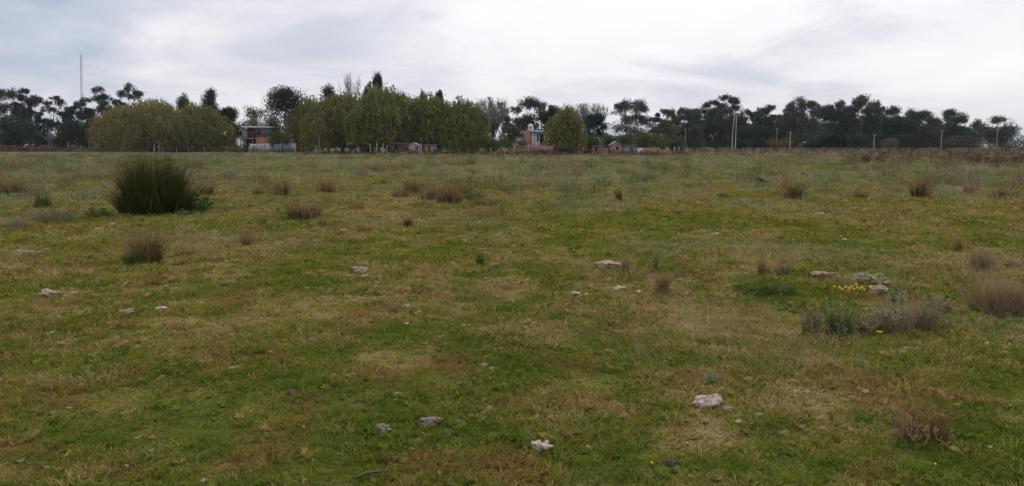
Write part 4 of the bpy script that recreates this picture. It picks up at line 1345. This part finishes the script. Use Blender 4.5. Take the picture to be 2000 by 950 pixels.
BR, TN, GR, DK, SG, MV = 'tuft_brown', 'tuft_tan', 'tuft_green', 'tuft_dark', 'sage', 'mauve'
for row in [
    (25, 380, 62, 36, 'brown tuft by the photo edge at the height of the large rush clump', ((BR, .7), (DK, .5))),
    (84, 408, 40, 46, 'upright green weed tuft between the edge tuft and the large rush clump', ((GR, .7), (DK, .5))),
    (108, 434, 90, 44, 'wide grey-green weed tuft beside the bare pale stones near the rush clump', ((SG, .9), (MV, .4), (DK, .4))),
    (35, 446, 80, 36, 'pale grey-green weed tuft at the photo edge before the rush clump', ((SG, .8), (MV, .4))),
    (405, 385, 38, 34, 'reddish brown tuft just beyond the large rush clump', ((BR, 1.0), (DK, .3))),
    (503, 382, 30, 22, 'faint brown tuft next to the dark-hearted tuft', ((BR, .6), (GR, .4))),
    (551, 384, 46, 38, 'dense brown tuft with dark heart in the row past the rush clump', ((BR, .9), (DK, .8))),
    (634, 378, 44, 30, 'reddish tuft leaning sideways after the dense brown one', ((BR, .9), (DK, .2))),
    (588, 430, 84, 46, 'dark spreading tuft with a brown crest in front of the brown tuft row', ((DK, 1.1), (BR, .6))),
    (748, 362, 44, 22, 'small dark grey-green tuft before the brown thicket', ((DK, .7), (SG, .5))),
    (808, 378, 48, 34, 'brown tuft at the near end of the brown thicket', ((BR, 1.0), (DK, .4))),
    (845, 392, 60, 42, 'tall tangled tuft in the middle of the brown thicket', ((BR, .8), (GR, .6), (TN, .3))),
    (880, 398, 54, 40, 'reddish stalky tuft in the brown thicket', ((BR, 1.0), (DK, .3))),
    (925, 392, 60, 32, 'greener tuft at the far end of the brown thicket', ((GR, .8), (DK, .4))),
    (965, 398, 46, 18, 'low dark tuft trailing off the brown thicket', ((DK, .7), (BR, .4))),
    (782, 388, 44, 26, 'grassy brown tuft just outside the near end of the brown thicket', ((BR, .7), (DK, .4))),
    (832, 370, 40, 24, 'brown tuft at the back of the brown thicket', ((BR, .8), (DK, .4))),
    (900, 380, 54, 30, 'dull green tuft at the back of the brown thicket', ((DK, .8), (BR, .4))),
    (945, 402, 50, 22, 'reddish low tuft in front of the greener thicket end', ((BR, .8), (GR, .4))),
    (820, 405, 60, 18, 'flattened rusty tuft in front of the brown thicket', ((BR, .7), (TN, .4))),
    (470, 370, 40, 20, 'faint grey-brown tuft between the rush clump and the dark-hearted tuft', ((MV, .6), (SG, .5))),
    (60, 360, 60, 22, 'low grey weed tuft far behind the edge tuft', ((SG, .8), (MV, .4))),
    (160, 392, 70, 30, 'pale grey-green weed tuft just beside the large rush clump', ((SG, .8), (DK, .4))),
    (1740, 378, 50, 24, 'dull brown tuft between the grey-green and the upright dark brown tufts', ((BR, .5), (SG, .5))),
    (1610, 378, 44, 22, 'sage tuft after the brown and grey tuft with dark twigs', ((SG, .8), (BR, .3))),
    (700, 410, 50, 20, 'low brown tuft on the way to the brown thicket', ((BR, .7), (GR, .3))),
    (797, 444, 24, 22, 'small dense dark brown tuft alone before the brown thicket', ((BR, 1.0), ('dark_weed', .8))),
    (281, 514, 84, 70, 'brown-topped tuft with green foot standing in front of the large rush clump', ((BR, .7), (GR, 1.0), (DK, .4))),
    (372, 498, 80, 22, 'flattened rusty tuft beside the brown-topped tuft', ((BR, .9), (TN, .4))),
    (480, 478, 40, 30, 'small rusty and grey tuft in open grass past the flattened rusty one', ((BR, .6), (SG, .5))),
    (628, 445, 30, 26, 'thin straw tuft close to the dark spreading tuft', ((TN, .5), (BR, .4))),
    (508, 442, 22, 24, 'wispy grey-green tuft with one thin stalk', ((DK, .4), (BR, .2))),
    (940, 520, 26, 38, 'dark green upright tuft beside a flat pale stone', ((DK, 1.0),)),
    (768, 610, 34, 24, 'tiny fanned brown tuft alone in the near grass', ((BR, .35), (TN, .2))),
    (1207, 394, 15, 24, 'narrow brown stump-like tuft with a green patch at its foot', ((BR, 1.1), ('dark_weed', .4))),
    (1160, 374, 8, 24, 'single dark upright stalk tuft past the stump-like tuft', ((DK, .35),)),
    (1262, 374, 18, 16, 'small dark twiggy tuft beyond the stump-like tuft', ((DK, .4),)),
    (993, 384, 16, 18, 'small dark green tuft after the end of the brown thicket', ((DK, .6),)),
    (1413, 388, 24, 18, 'small dark green bush tuft in the middle distance', ((DK, .8),)),
    (1220, 536, 22, 42, 'thin upright brown stalks behind the flat tan stone', ((BR, .30), (DK, .2))),
    (1281, 530, 12, 56, 'tallest single cluster of dark dry stalks by the flat tan stone', ((BR, .30),)),
    (1292, 574, 30, 40, 'barrel-shaped dense brown tuft alone in the near pasture', ((MV, .9), (BR, .9))),
    (1325, 548, 34, 26, 'sparse twiggy tuft behind the barrel-shaped tuft', ((BR, .35),)),
    (1485, 538, 26, 36, 'thin straw-coloured tuft behind the dark green clover patch', ((TN, .4), (BR, .3))),
    (1532, 542, 34, 38, 'brown tuft at the far rim of the dark green clover patch', ((BR, .8), (GR, .3))),
    (1550, 390, 54, 42, 'brown and grey tuft in the far pasture with dark twig mass', ((BR, .7), (SG, .6), (DK, .4))),
    (1568, 346, 20, 16, 'small round dark bush tuft in the far pasture beyond the bird', ((DK, 1.2),)),
    (1670, 388, 60, 28, 'grey-green low tuft with brown heart in the far pasture', ((SG, .8), (BR, .4))),
    (1726, 345, 14, 16, 'tiny dark tuft in the far pasture', ((DK, 1.0),)),
    (1795, 388, 38, 40, 'upright dark brown tuft in the far pasture', ((BR, 1.0), ('dark_weed', .6))),
    (1840, 384, 60, 26, 'grey weed tuft beside the upright dark brown one', ((SG, .9), (DK, .3))),
    (1895, 380, 30, 26, 'reddish tuft before the last weeds by the photo edge', ((BR, .8),)),
    (1965, 388, 50, 32, 'mixed brown and grey tuft nearest the photo edge in the far pasture', ((BR, .6), (DK, .6))),
    (1945, 328, 56, 20, 'dark brown broad bush in the weed belt below the separate gum', (('dark_weed', 1.4), (BR, .4))),
    (1870, 493, 24, 30, 'solitary brown spike tuft in the browned pasture', ((BR, .9),)),
    (1915, 528, 50, 44, 'thin mauve-brown stalks behind the mauve tuft at the photo edge', ((MV, .5), (BR, .3))),
    (1972, 522, 44, 30, 'low grey-brown tuft at the edge of the photo behind the mauve tuft', ((MV, .4), (TN, .3))),
    (1948, 612, 124, 74, 'wide mauve-brown dry tuft cut by the photo edge', ((MV, 1.0), (BR, .5), (SG, .3))),
    (915, 340, 24, 18, 'dark little bush tuft far out below the last willow', ((DK, 1.0),)),
    (1430, 345, 40, 14, 'flat dark green tuft far out below the twin pole', ((DK, .8),)),
    (1815, 345, 34, 16, 'flat brown tuft in front of the weed belt', ((BR, .8),)),
    (1250, 545, 60, 14, 'flattened dark litter of stalks at the foot of the tall dry stalks', ((BR, .5), (MV, .3))),
]:
    tuft(*row)
# low reddish bushes before the garden walls
for (px, py, w, h, lab) in [(1060, 303, 44, 16, 'dark reddish bush in front of the low orange wall'), (1100, 303, 50, 17, 'dark reddish bush before the green willow by the house'), (1138, 303, 40, 13, 'dark reddish bush before the pinkish brick hut'),
                            (715, 300, 34, 14, 'dark brown bush before the pale fence posts'), (790, 302, 30, 10, 'grey-green bush in front of the red hut')]:
    tuft(px, py, w, h, lab, (('dark_weed', 1.6), ('brown_weed', .6)) if px != 790 else ((SG, 1.2), (DK, .6)), 1.6, name='low_bush', cat='bush')


def stemmy(px, py, wpx, hpx, label, n=26, leafm='sage', stemm='mauve', lowbare=.35, per=26, name='sage_shrub', sub=None):
    """upright stems clothed in small narrow leaves"""
    c = put(px, py); s_ = c[1] / F
    W, H = wpx * s_, hpx * s_
    a, b_ = Acc(), Acc()
    for k in range(n):
        if k % 5 == 0:
            cth = rng.uniform(0, 6.28); cr_ = W * .32 * math.sqrt(rng.random()); ch = rng.uniform(.35, 1.0)
        th = rng.uniform(0, 6.28); r_ = W * .13 * math.sqrt(rng.random())
        h_ = H * rng.uniform(.45, 1.0) * ch
        p0 = np.array([cr_ * math.cos(cth) + r_ * math.cos(th), cr_ * math.sin(cth) + r_ * math.sin(th), -.02])
        out = rng.uniform(.05, .9) * W * .32
        t_ = np.linspace(0, 1, 6)[:, None]
        Pn = p0 + np.concatenate([np.cos(th) * out * t_ ** 1.4, np.sin(th) * out * t_ ** 1.4, h_ * t_], 1) + rng.normal(size=(6, 3)) * .008
        b_.tube(Pn, np.linspace(.005, .002, 6), 4)
        tt = rng.uniform(lowbare, 1.0, per)
        i0 = np.clip((tt * 5).astype(int), 0, 4); fr = (tt * 5 - i0)[:, None]
        Q_ = Pn[i0] * (1 - fr) + Pn[i0 + 1] * fr
        an = rng.uniform(0, 6.28, per)
        ax = np.stack([np.cos(an), np.sin(an), 1.1 + 0 * an], 1)
        a.leaves(Q_ + ax * .012, .036, .30, ax, .35)
    rt = empty(name, c, label, 'shrub')
    link('leaves', a.mesh(name + '_leaves', MAT[leafm]), rt)
    link('stems', b_.mesh(name + '_stems', MAT[stemm]), rt)
    if sub:
        q = Acc(); blades(q, sub[1], W * .28, H * .75, .006, .5, 3, .3)
        link('dry_blades', q.mesh(name + '_dry', MAT[sub[0]]), rt)
    return rt


stemmy(1588, 652, 54, 66, 'narrow grey sage shrub at the near end of the sage thicket', 26, sub=('mauve', 70))
stemmy(1640, 656, 84, 92, 'tall greenish sage shrub in the middle of the sage thicket', 34, sub=('tuft_green', 150))
stemmy(1684, 648, 70, 60, 'lower sage shrub beside the tallest in the sage thicket', 26, 'sage', 'mauve', .4, 18, sub=('tuft_tan', 130))
stemmy(1752, 648, 90, 82, 'mauve-stemmed sage shrub right of the orange flower', 60, 'sage', 'mauve', .65, 12, sub=('mauve', 210))
stemmy(1806, 642, 80, 86, 'bluish grey sage shrub at the far end of the sage thicket', 34, sub=('tuft_tan', 160))
stemmy(1838, 612, 40, 50, 'small bluish sage shrub tucked behind the end of the sage thicket', 24)
stemmy(1745, 590, 60, 40, 'low sage shrub behind the middle of the sage thicket', 26)
stemmy(1958, 590, 60, 50, 'grey sage shrub growing within the wide mauve tuft', 26, sub=('mauve', 60))
stemmy(1812, 858, 140, 104, 'sparse brown twiggy shrub in the near grass', 60, 'tuft_brown', 'mauve', .35, 9, 'twiggy_shrub', ('tuft_brown', 90))
stemmy(1405, 752, 60, 34, 'low dull sage weed behind the big white stone', 12, 'sage', 'tuft_tan', .2, 12, 'low_shrub')
stemmy(360, 452, 40, 24, 'grey low shrub between the rush clump and the flattened rusty tuft', 18, 'sage', 'mauve', .3, 16)

# flowers
fr = empty('yellow_flower_plant', put(1665, 578), 'plant with a flat row of yellow flower heads behind the sage thicket', 'flower')
c = fr.location; s_ = c[1] / F
for k, (px, py) in enumerate([(1630, 560), (1640, 562), (1652, 561), (1659, 563), (1664, 560), (1668, 565), (1674, 562), (1680, 564), (1688, 566), (1656, 568), (1672, 556), (1700, 561), (1684, 561), (1645, 565)]):
    q = np.array(at(px, py, c[1] + rng.uniform(-.12, .12))) - np.array(c)
    a = Acc(); b_ = Acc()
    for j in range(12):
        th = j / 12 * 6.28
        a.add([(q[0], q[1], q[2]), (q[0] + .011 * math.cos(th - .24), q[1] + .011 * math.sin(th - .24), q[2] + .004),
               (q[0] + 0.018 * math.cos(th), q[1] + .018 * math.sin(th), q[2] + .003), (q[0] + .011 * math.cos(th + .24), q[1] + .011 * math.sin(th + .24), q[2] + .004)], [(0, 1, 2, 3)])
    a.tube([q + (0, 0, -.008), q + (0, 0, .012)], np.array([.010, .008]), 6)
    o = link('flower_head', a.mesh('flower_head', MAT['petal_yellow']), fr)
    b_.tube([(q[0] * .5, q[1] * .5, -.02), (q[0] * .8, q[1] * .8, q[2] * .5), q + (0, 0, -.008)], np.array([.004, .003, .003]), 4)
    link('stem', b_.mesh('flower_stem', MAT['tuft_green']), fr)
a = Acc(); blades(a, 160, .28, .10, .006, .8, 3, .4)
link('leaves', a.mesh('flower_leaves', MAT['tuft_green']), fr)


def small_flower(px, py, hpx, label, mat, r_=.022):
    c = put(px, py + hpx); s_ = c[1] / F; h_ = hpx * s_
    rt = empty('small_flower', c, label, 'flower')
    a = Acc()
    for j in range(14):
        th = j / 14 * 6.28; q = (0, 0, h_)
        a.add([q, (r_ * .6 * math.cos(th - .2), r_ * .6 * math.sin(th - .2), h_ + .004), (r_ * math.cos(th), r_ * math.sin(th), h_ + .002), (r_ * .6 * math.cos(th + .2), r_ * .6 * math.sin(th + .2), h_ + .004)], [(0, 1, 2, 3)])
    a.tube([(0, 0, h_ - .006), (0, 0, h_ + .008)], np.array([.4, .3]) * r_, 6)
    link('petals', a.mesh('petals', MAT[mat]), rt)
    b_ = Acc(); b_.tube([(0, 0, -.02), (.005, 0, h_ * .5), (0, 0, h_ - .004)], .003, 4)
    b_.leaves([(0, 0, h_ * .3), (0, 0, h_ * .5), (.01, 0, h_ * .15)], .05, .3)
    link('stem', b_.mesh('flower_stem', MAT['tuft_green']), rt)


small_flower(1717, 648, 16, 'single orange flower in front of the sage thicket', 'petal_orange', .030)
small_flower(1273, 904, 8, 'tiny yellow flower in the near grass before the dark mound', 'petal_yellow', .008)
small_flower(1342, 866, 8, 'tiny yellow flower in the near grass below the big white stone', 'petal_yellow', .008)
small_flower(1826, 906, 8, 'tiny yellow flower in the green grass below the twiggy shrub', 'petal_yellow', .008)

# ------------------------------------------------------------------ stones
def stone(px, py, wpx, hpx, label, mat='stone', name='stone', jag=.45, seed=None, sink=.32, rough=2):
    global rng
    kr = rng; rng = np.random.default_rng(int(px * 13 + py) if seed is None else seed)
    if 440 < py < 640: wpx *= 1.2; hpx *= 1.25
    c = put(px, py); s_ = c[1] / F
    bm = bmesh.new()
    bmesh.ops.create_icosphere(bm, subdivisions=4 if wpx > 30 else 3, radius=1.0)
    V = np.array([v.co[:] for v in bm.verts])
    planes = rng.normal(size=(9, 3)); planes /= np.linalg.norm(planes, axis=1, keepdims=True)
    off = rng.uniform(.55, .95, 9)
    for pl, of in zip(planes, off):
        dd = V @ pl - of
        V = V - np.where(dd > 0, dd, 0)[:, None] * pl * .85
    nz = fbm(V[:, 0] * 2.2 + px, V[:, 1] * 2.2 + V[:, 2] * 1.9, 9, 3) - .5
    V = V * (1 + nz * jag * 2)[:, None]
    V = V * (1 + .16 * (fbm(V[:, 0] * 7 + px, V[:, 1] * 7 + V[:, 2] * 6, 19, 2) - .5))[:, None]
    V[:, 2] += jag * .9 * (fbm(V[:, 0] * 1.6 + py, V[:, 1] * 1.6, 3, 2) - .5)
    V /= np.array([np.abs(V[:, 0]).max(), np.abs(V[:, 1]).max(), np.abs(V[:, 2]).max()])
    w_ = wpx * s_ / 2
    slope = CAM_Z / math.hypot(c[0], c[1])           # how much of the seen height is top face
    hh = hpx * s_
    dep = min(w_ * .9, max(w_ * .35, hh * .55 / (slope + .25)))
    up_ = max(.5 * hh, .012)
    if wpx > 45: up_ *= 1.25; sink = .24
    V = V * np.array([w_, dep, up_])
    for v, q in zip(bm.verts, V):
        v.co = q
    me = bpy.data.meshes.new(name)
    bm.to_mesh(me); bm.free()
    me.materials.append(MAT[mat])
    o = link(name, me, None, (c[0], c[1], c[2] + up_ * (1 - 2 * sink) + .004), 0)
    o.rotation_euler = (rng.normal() * .05, rng.normal() * .06, rng.normal() * .12)
    rng = kr
    return tag(o, label, 'stone', 'stones lying in the field')


ST, TA, GY_, DS = 'stone', 'stone_tan', 'stone_grey', 'stone_dark'
for row in [
    (1058, 884, 50, 32, 'jagged white stone lowest in the photo, alone in the near grass', ST, 'stone', .6),
    (1378, 794, 68, 26, 'biggest white stone in the near grass, with smaller pieces trailing off', ST, 'stone', .5),
    (1422, 803, 36, 12, 'long thin pale piece trailing from the biggest white stone', GY_, 'stone', .4),
    (1478, 815, 26, 14, 'grey stone next to the trail of the biggest white stone', GY_),
    (1443, 827, 16, 10, 'small pale chip below the trail of the biggest white stone', ST),
    (703, 531, 36, 15, 'wedge-shaped tan stone with dark underside, alone past the near grass', TA, 'stone', .45),
    (707, 543, 20, 8, 'flat tan piece just under the wedge-shaped stone', TA),
    (680, 543, 13, 7, 'small tan chip near the wedge-shaped stone', TA),
    (945, 717, 20, 12, 'pinkish rounded stone in the middle of the near grass', TA),
    (962, 722, 22, 6, 'flat tan chip touching the pinkish rounded stone', TA),
    (924, 743, 12, 9, 'small pale chip below the pinkish rounded stone', ST),
    (774, 774, 28, 11, 'grey flat stone on browned grass above the sunken slabs', GY_),
    (571, 769, 22, 11, 'dark grey stone alone in green grass', DS),
    (838, 832, 60, 24, 'sunken grey slab in the dark green patch, the longer of two', GY_, 'stone', .5),
    (748, 844, 40, 24, 'sunken grey slab at the end of the dark green patch, the shorter of two', GY_, 'stone', .5),
    (100, 582, 52, 16, 'longest pale stone of the broken row beside the dark grass hollow', TA, 'stone', .6),
    (140, 577, 26, 10, 'middle pale stone of the broken row beside the dark grass hollow', TA, 'stone', .5),
    (170, 575, 26, 9, 'end pale stone of the broken row beside the dark grass hollow', TA, 'stone', .5),
    (314, 607, 24, 9, 'flat pale stone with dark shadow beyond the broken row', ST),
    (246, 613, 32, 11, 'pinkish tan pair-shaped stone near the broken row', TA, 'stone', .6),
    (116, 627, 17, 10, 'rounded grey stone below the broken row', GY_),
    (1192, 526, 56, 14, 'broad flat tan stone behind the dry stalks', TA, 'stone', .3),
    (1120, 577, 28, 9, 'flat white stone, longer of a pair', ST), (1147, 578, 13, 7, 'short white stone, smaller of a pair', ST),
    (1210, 565, 22, 8, 'white arched stone between the flat pair and the barrel-shaped tuft', ST), (1248, 574, 15, 7, 'small white stone touching the barrel-shaped tuft side', ST),
    (1249, 548, 18, 6, 'pinkish flat stone behind the barrel-shaped tuft', TA), (1098, 547, 12, 6, 'small white stone above the flat white pair', ST),
    (1605, 543, 50, 11, 'long pinkish grey flat stone behind the yellow flowers', TA), (1674, 551, 24, 9, 'pinkish pale stone directly behind the yellow flowers', TA),
    (1712, 573, 40, 14, 'grey-pink broken stone at the end of the yellow flowers', TA, 'stone', .6), (1440, 568, 12, 8, 'small bluish white stone at the rim of the clover patch', ST),
    (964, 520, 34, 7, 'flat pale stone beside the dark green upright tuft', GY_), (672, 453, 15, 7, 'small white stone with shadow between the brown tufts', ST), (750, 453, 11, 6, 'small grey stone in line with the white one by the brown tufts', GY_),
    (192, 452, 26, 9, 'tan stone with dark end in front of the rush clump', TA), (220, 441, 17, 7, 'small tan stone close to the rush clump', TA), (286, 435, 12, 5, 'white chip at the foot of the rush clump', ST),
    (72, 464, 16, 7, 'pinkish white stone near the grey-green weed tuft', TA), (93, 461, 16, 5, 'thin pale stone touching the pinkish white one', GY_), (48, 499, 66, 9, 'long low grey stone near the photo edge', GY_, 'stone', .5),
    (1399, 461, 12, 10, 'round white stone in the green band of the pasture', ST), (1297, 431, 16, 6, 'white flat chip in the middle distance', ST), (1527, 412, 17, 6, 'pale flat stone in the browned band', ST),
    (1603, 419, 13, 5, 'small pale stone in the browned band after the flat one', ST), (1652, 394, 10, 6, 'white chip at the foot of the far grey-green tuft', ST), (1760, 427, 14, 6, 'pale chip in a dark scar of the browned band', ST),
    (1650, 471, 10, 8, 'whitish round chip below the browned band', ST), (1619, 492, 16, 7, 'reddish brown stone chip in the browned band', DS), (1840, 419, 10, 5, 'pale chip far along the browned band', ST),
    (41, 904, 22, 11, 'grey stone in the near grass close to the bottom corner', GY_), (0, 748, 14, 14, 'white stone cut by the edge of the photo', ST), (93, 918, 10, 7, 'small pale chip beside the corner grey stone', ST),
    (858, 927, 13, 10, 'pale chip close to the bottom of the photo', ST), (967, 605, 14, 7, 'small grey-white stone in open grass', ST), (1031, 650, 7, 7, 'tiny bright white stone in open grass', ST), (1088, 676, 8, 6, 'tiny bright white stone past the first tiny one', ST),
    (1927, 673, 12, 8, 'white stone in green grass below the mauve tuft', ST), (1963, 682, 12, 8, 'tan stone beside the white one below the mauve tuft', TA), (1760, 688, 14, 8, 'white stone below the sage thicket', ST), (1666, 661, 12, 6, 'white chip at the foot of the sage thicket', ST),
    (1971, 797, 20, 9, 'pinkish grey flat stone between the twiggy shrub and the photo edge', TA), (1553, 768, 11, 9, 'small pale stone, first of two in the browned grass', ST), (1574, 768, 16, 8, 'longer pale stone, second of two in the browned grass', TA),
    (1692, 769, 17, 11, 'pale tilted chip between the stone pair and the twiggy shrub', ST), (1862, 848, 14, 9, 'pale chip touching the foot of the twiggy shrub', TA), (1640, 829, 18, 8, 'dark flat stone between the twiggy shrub and the grey stone', DS),
    (1312, 908, 32, 14, 'dark purple-brown mound-like stone near the bottom of the photo', DS), (1512, 794, 12, 9, 'tiny white and dark chip after the trail of white pieces', GY_), (1185, 716, 10, 12, 'small whitish upright chip in browned grass', GY_),
    (1305, 714, 18, 8, 'small dark clod in browned grass', DS), (130, 893, 9, 5, 'tiny white chip above the corner grey stone', ST), (297, 884, 9, 5, 'tiny white chip in the dark near grass', ST), (265, 709, 11, 7, 'small white stone in the near grass below the broken row', ST),
    (452, 722, 24, 7, 'tan flat chip in the near grass', TA), (185, 750, 7, 8, 'tiny upright pale chip in the near grass', ST), (248, 915, 16, 12, 'tan star-shaped clod in the dark near grass', TA), (400, 942, 20, 10, 'tan chip at the bottom of the photo', TA),
    (527, 690, 13, 7, 'small grey chip in green grass', GY_), (600, 566, 16, 6, 'pinkish thin chip in browned grass', TA), (795, 600, 14, 6, 'tan chip beside the tiny fanned brown tuft', TA), (795, 635, 14, 5, 'white chip below the tiny fanned brown tuft', ST), (905, 638, 8, 5, 'tiny white flake in open green grass', ST),
]:
    stone(*row)
# dry stick lying in the near grass
c = put(715, 938)
a = Acc(); a.tube([(-.05, -.02, .02), (0, 0, .035), (.05, .025, .03), (.10, .04, .025)], np.array([.004, .007, .007, .003]), 6)
tag(link('stick', a.mesh('stick', MAT['stem'], True), None, c), 'short dry stick lying at the bottom of the near grass', 'stick')

# ------------------------------------------------------------------ black bird
c = put(1486, 361)
bd = empty('black_bird', c, 'small black bird standing in the far pasture', 'bird')
a = Acc()
a.tube([(.24, 0, .11), (.17, 0, .135), (.10, 0, .16), (.03, 0, .175), (-.04, 0, .19), (-.085, 0, .22), (-.105, 0, .255), (-.125, 0, .268), (-.148, 0, .262), (-.165, 0, .257), (-.19, 0, .250)],
       np.array([.014, .022, .045, .066, .062, .042, .034, .034, .026, .010, .002]), 10)
link('body', a.mesh('bird_body', MAT['feather'], True), bd)
for s1 in (-1, 1):
    a = Acc(); a.tube([(.02, .025 * s1, .13), (.035, .025 * s1, .07), (.015, .025 * s1, -.01)], np.array([.012, .006, .005]), 6)
    link('leg', a.mesh('bird_leg', MAT['feather']), bd)
    a = Acc(); a.tube([(-.05, .05 * s1, .195), (.03, .062 * s1, .185), (.11, .045 * s1, .16), (.19, .02 * s1, .135)], np.array([.016, .034, .026, .006]), 6)
    link('wing', a.mesh('bird_wing', MAT['feather'], True), bd)

# ------------------------------------------------------------------ air
m, t = new_mat('haze_air')
pv = N(t, 'ShaderNodeVolumePrincipled', i_Density=0.00011)
pv.inputs['Color'].default_value = (0.74, 0.86, 1.0, 1)
pv.inputs['Anisotropy'].default_value = 0.2
ho = t.nodes.new('ShaderNodeOutputMaterial')
t.links.new(pv.outputs[0], ho.inputs['Volume'])
a = Acc(); a.box(-4050, 4050, -450, 7050, -1.3, 95)
tag(link('haze', a.mesh('haze', m)), 'thin pale haze in the air over the whole field', 'haze', kind='stuff')
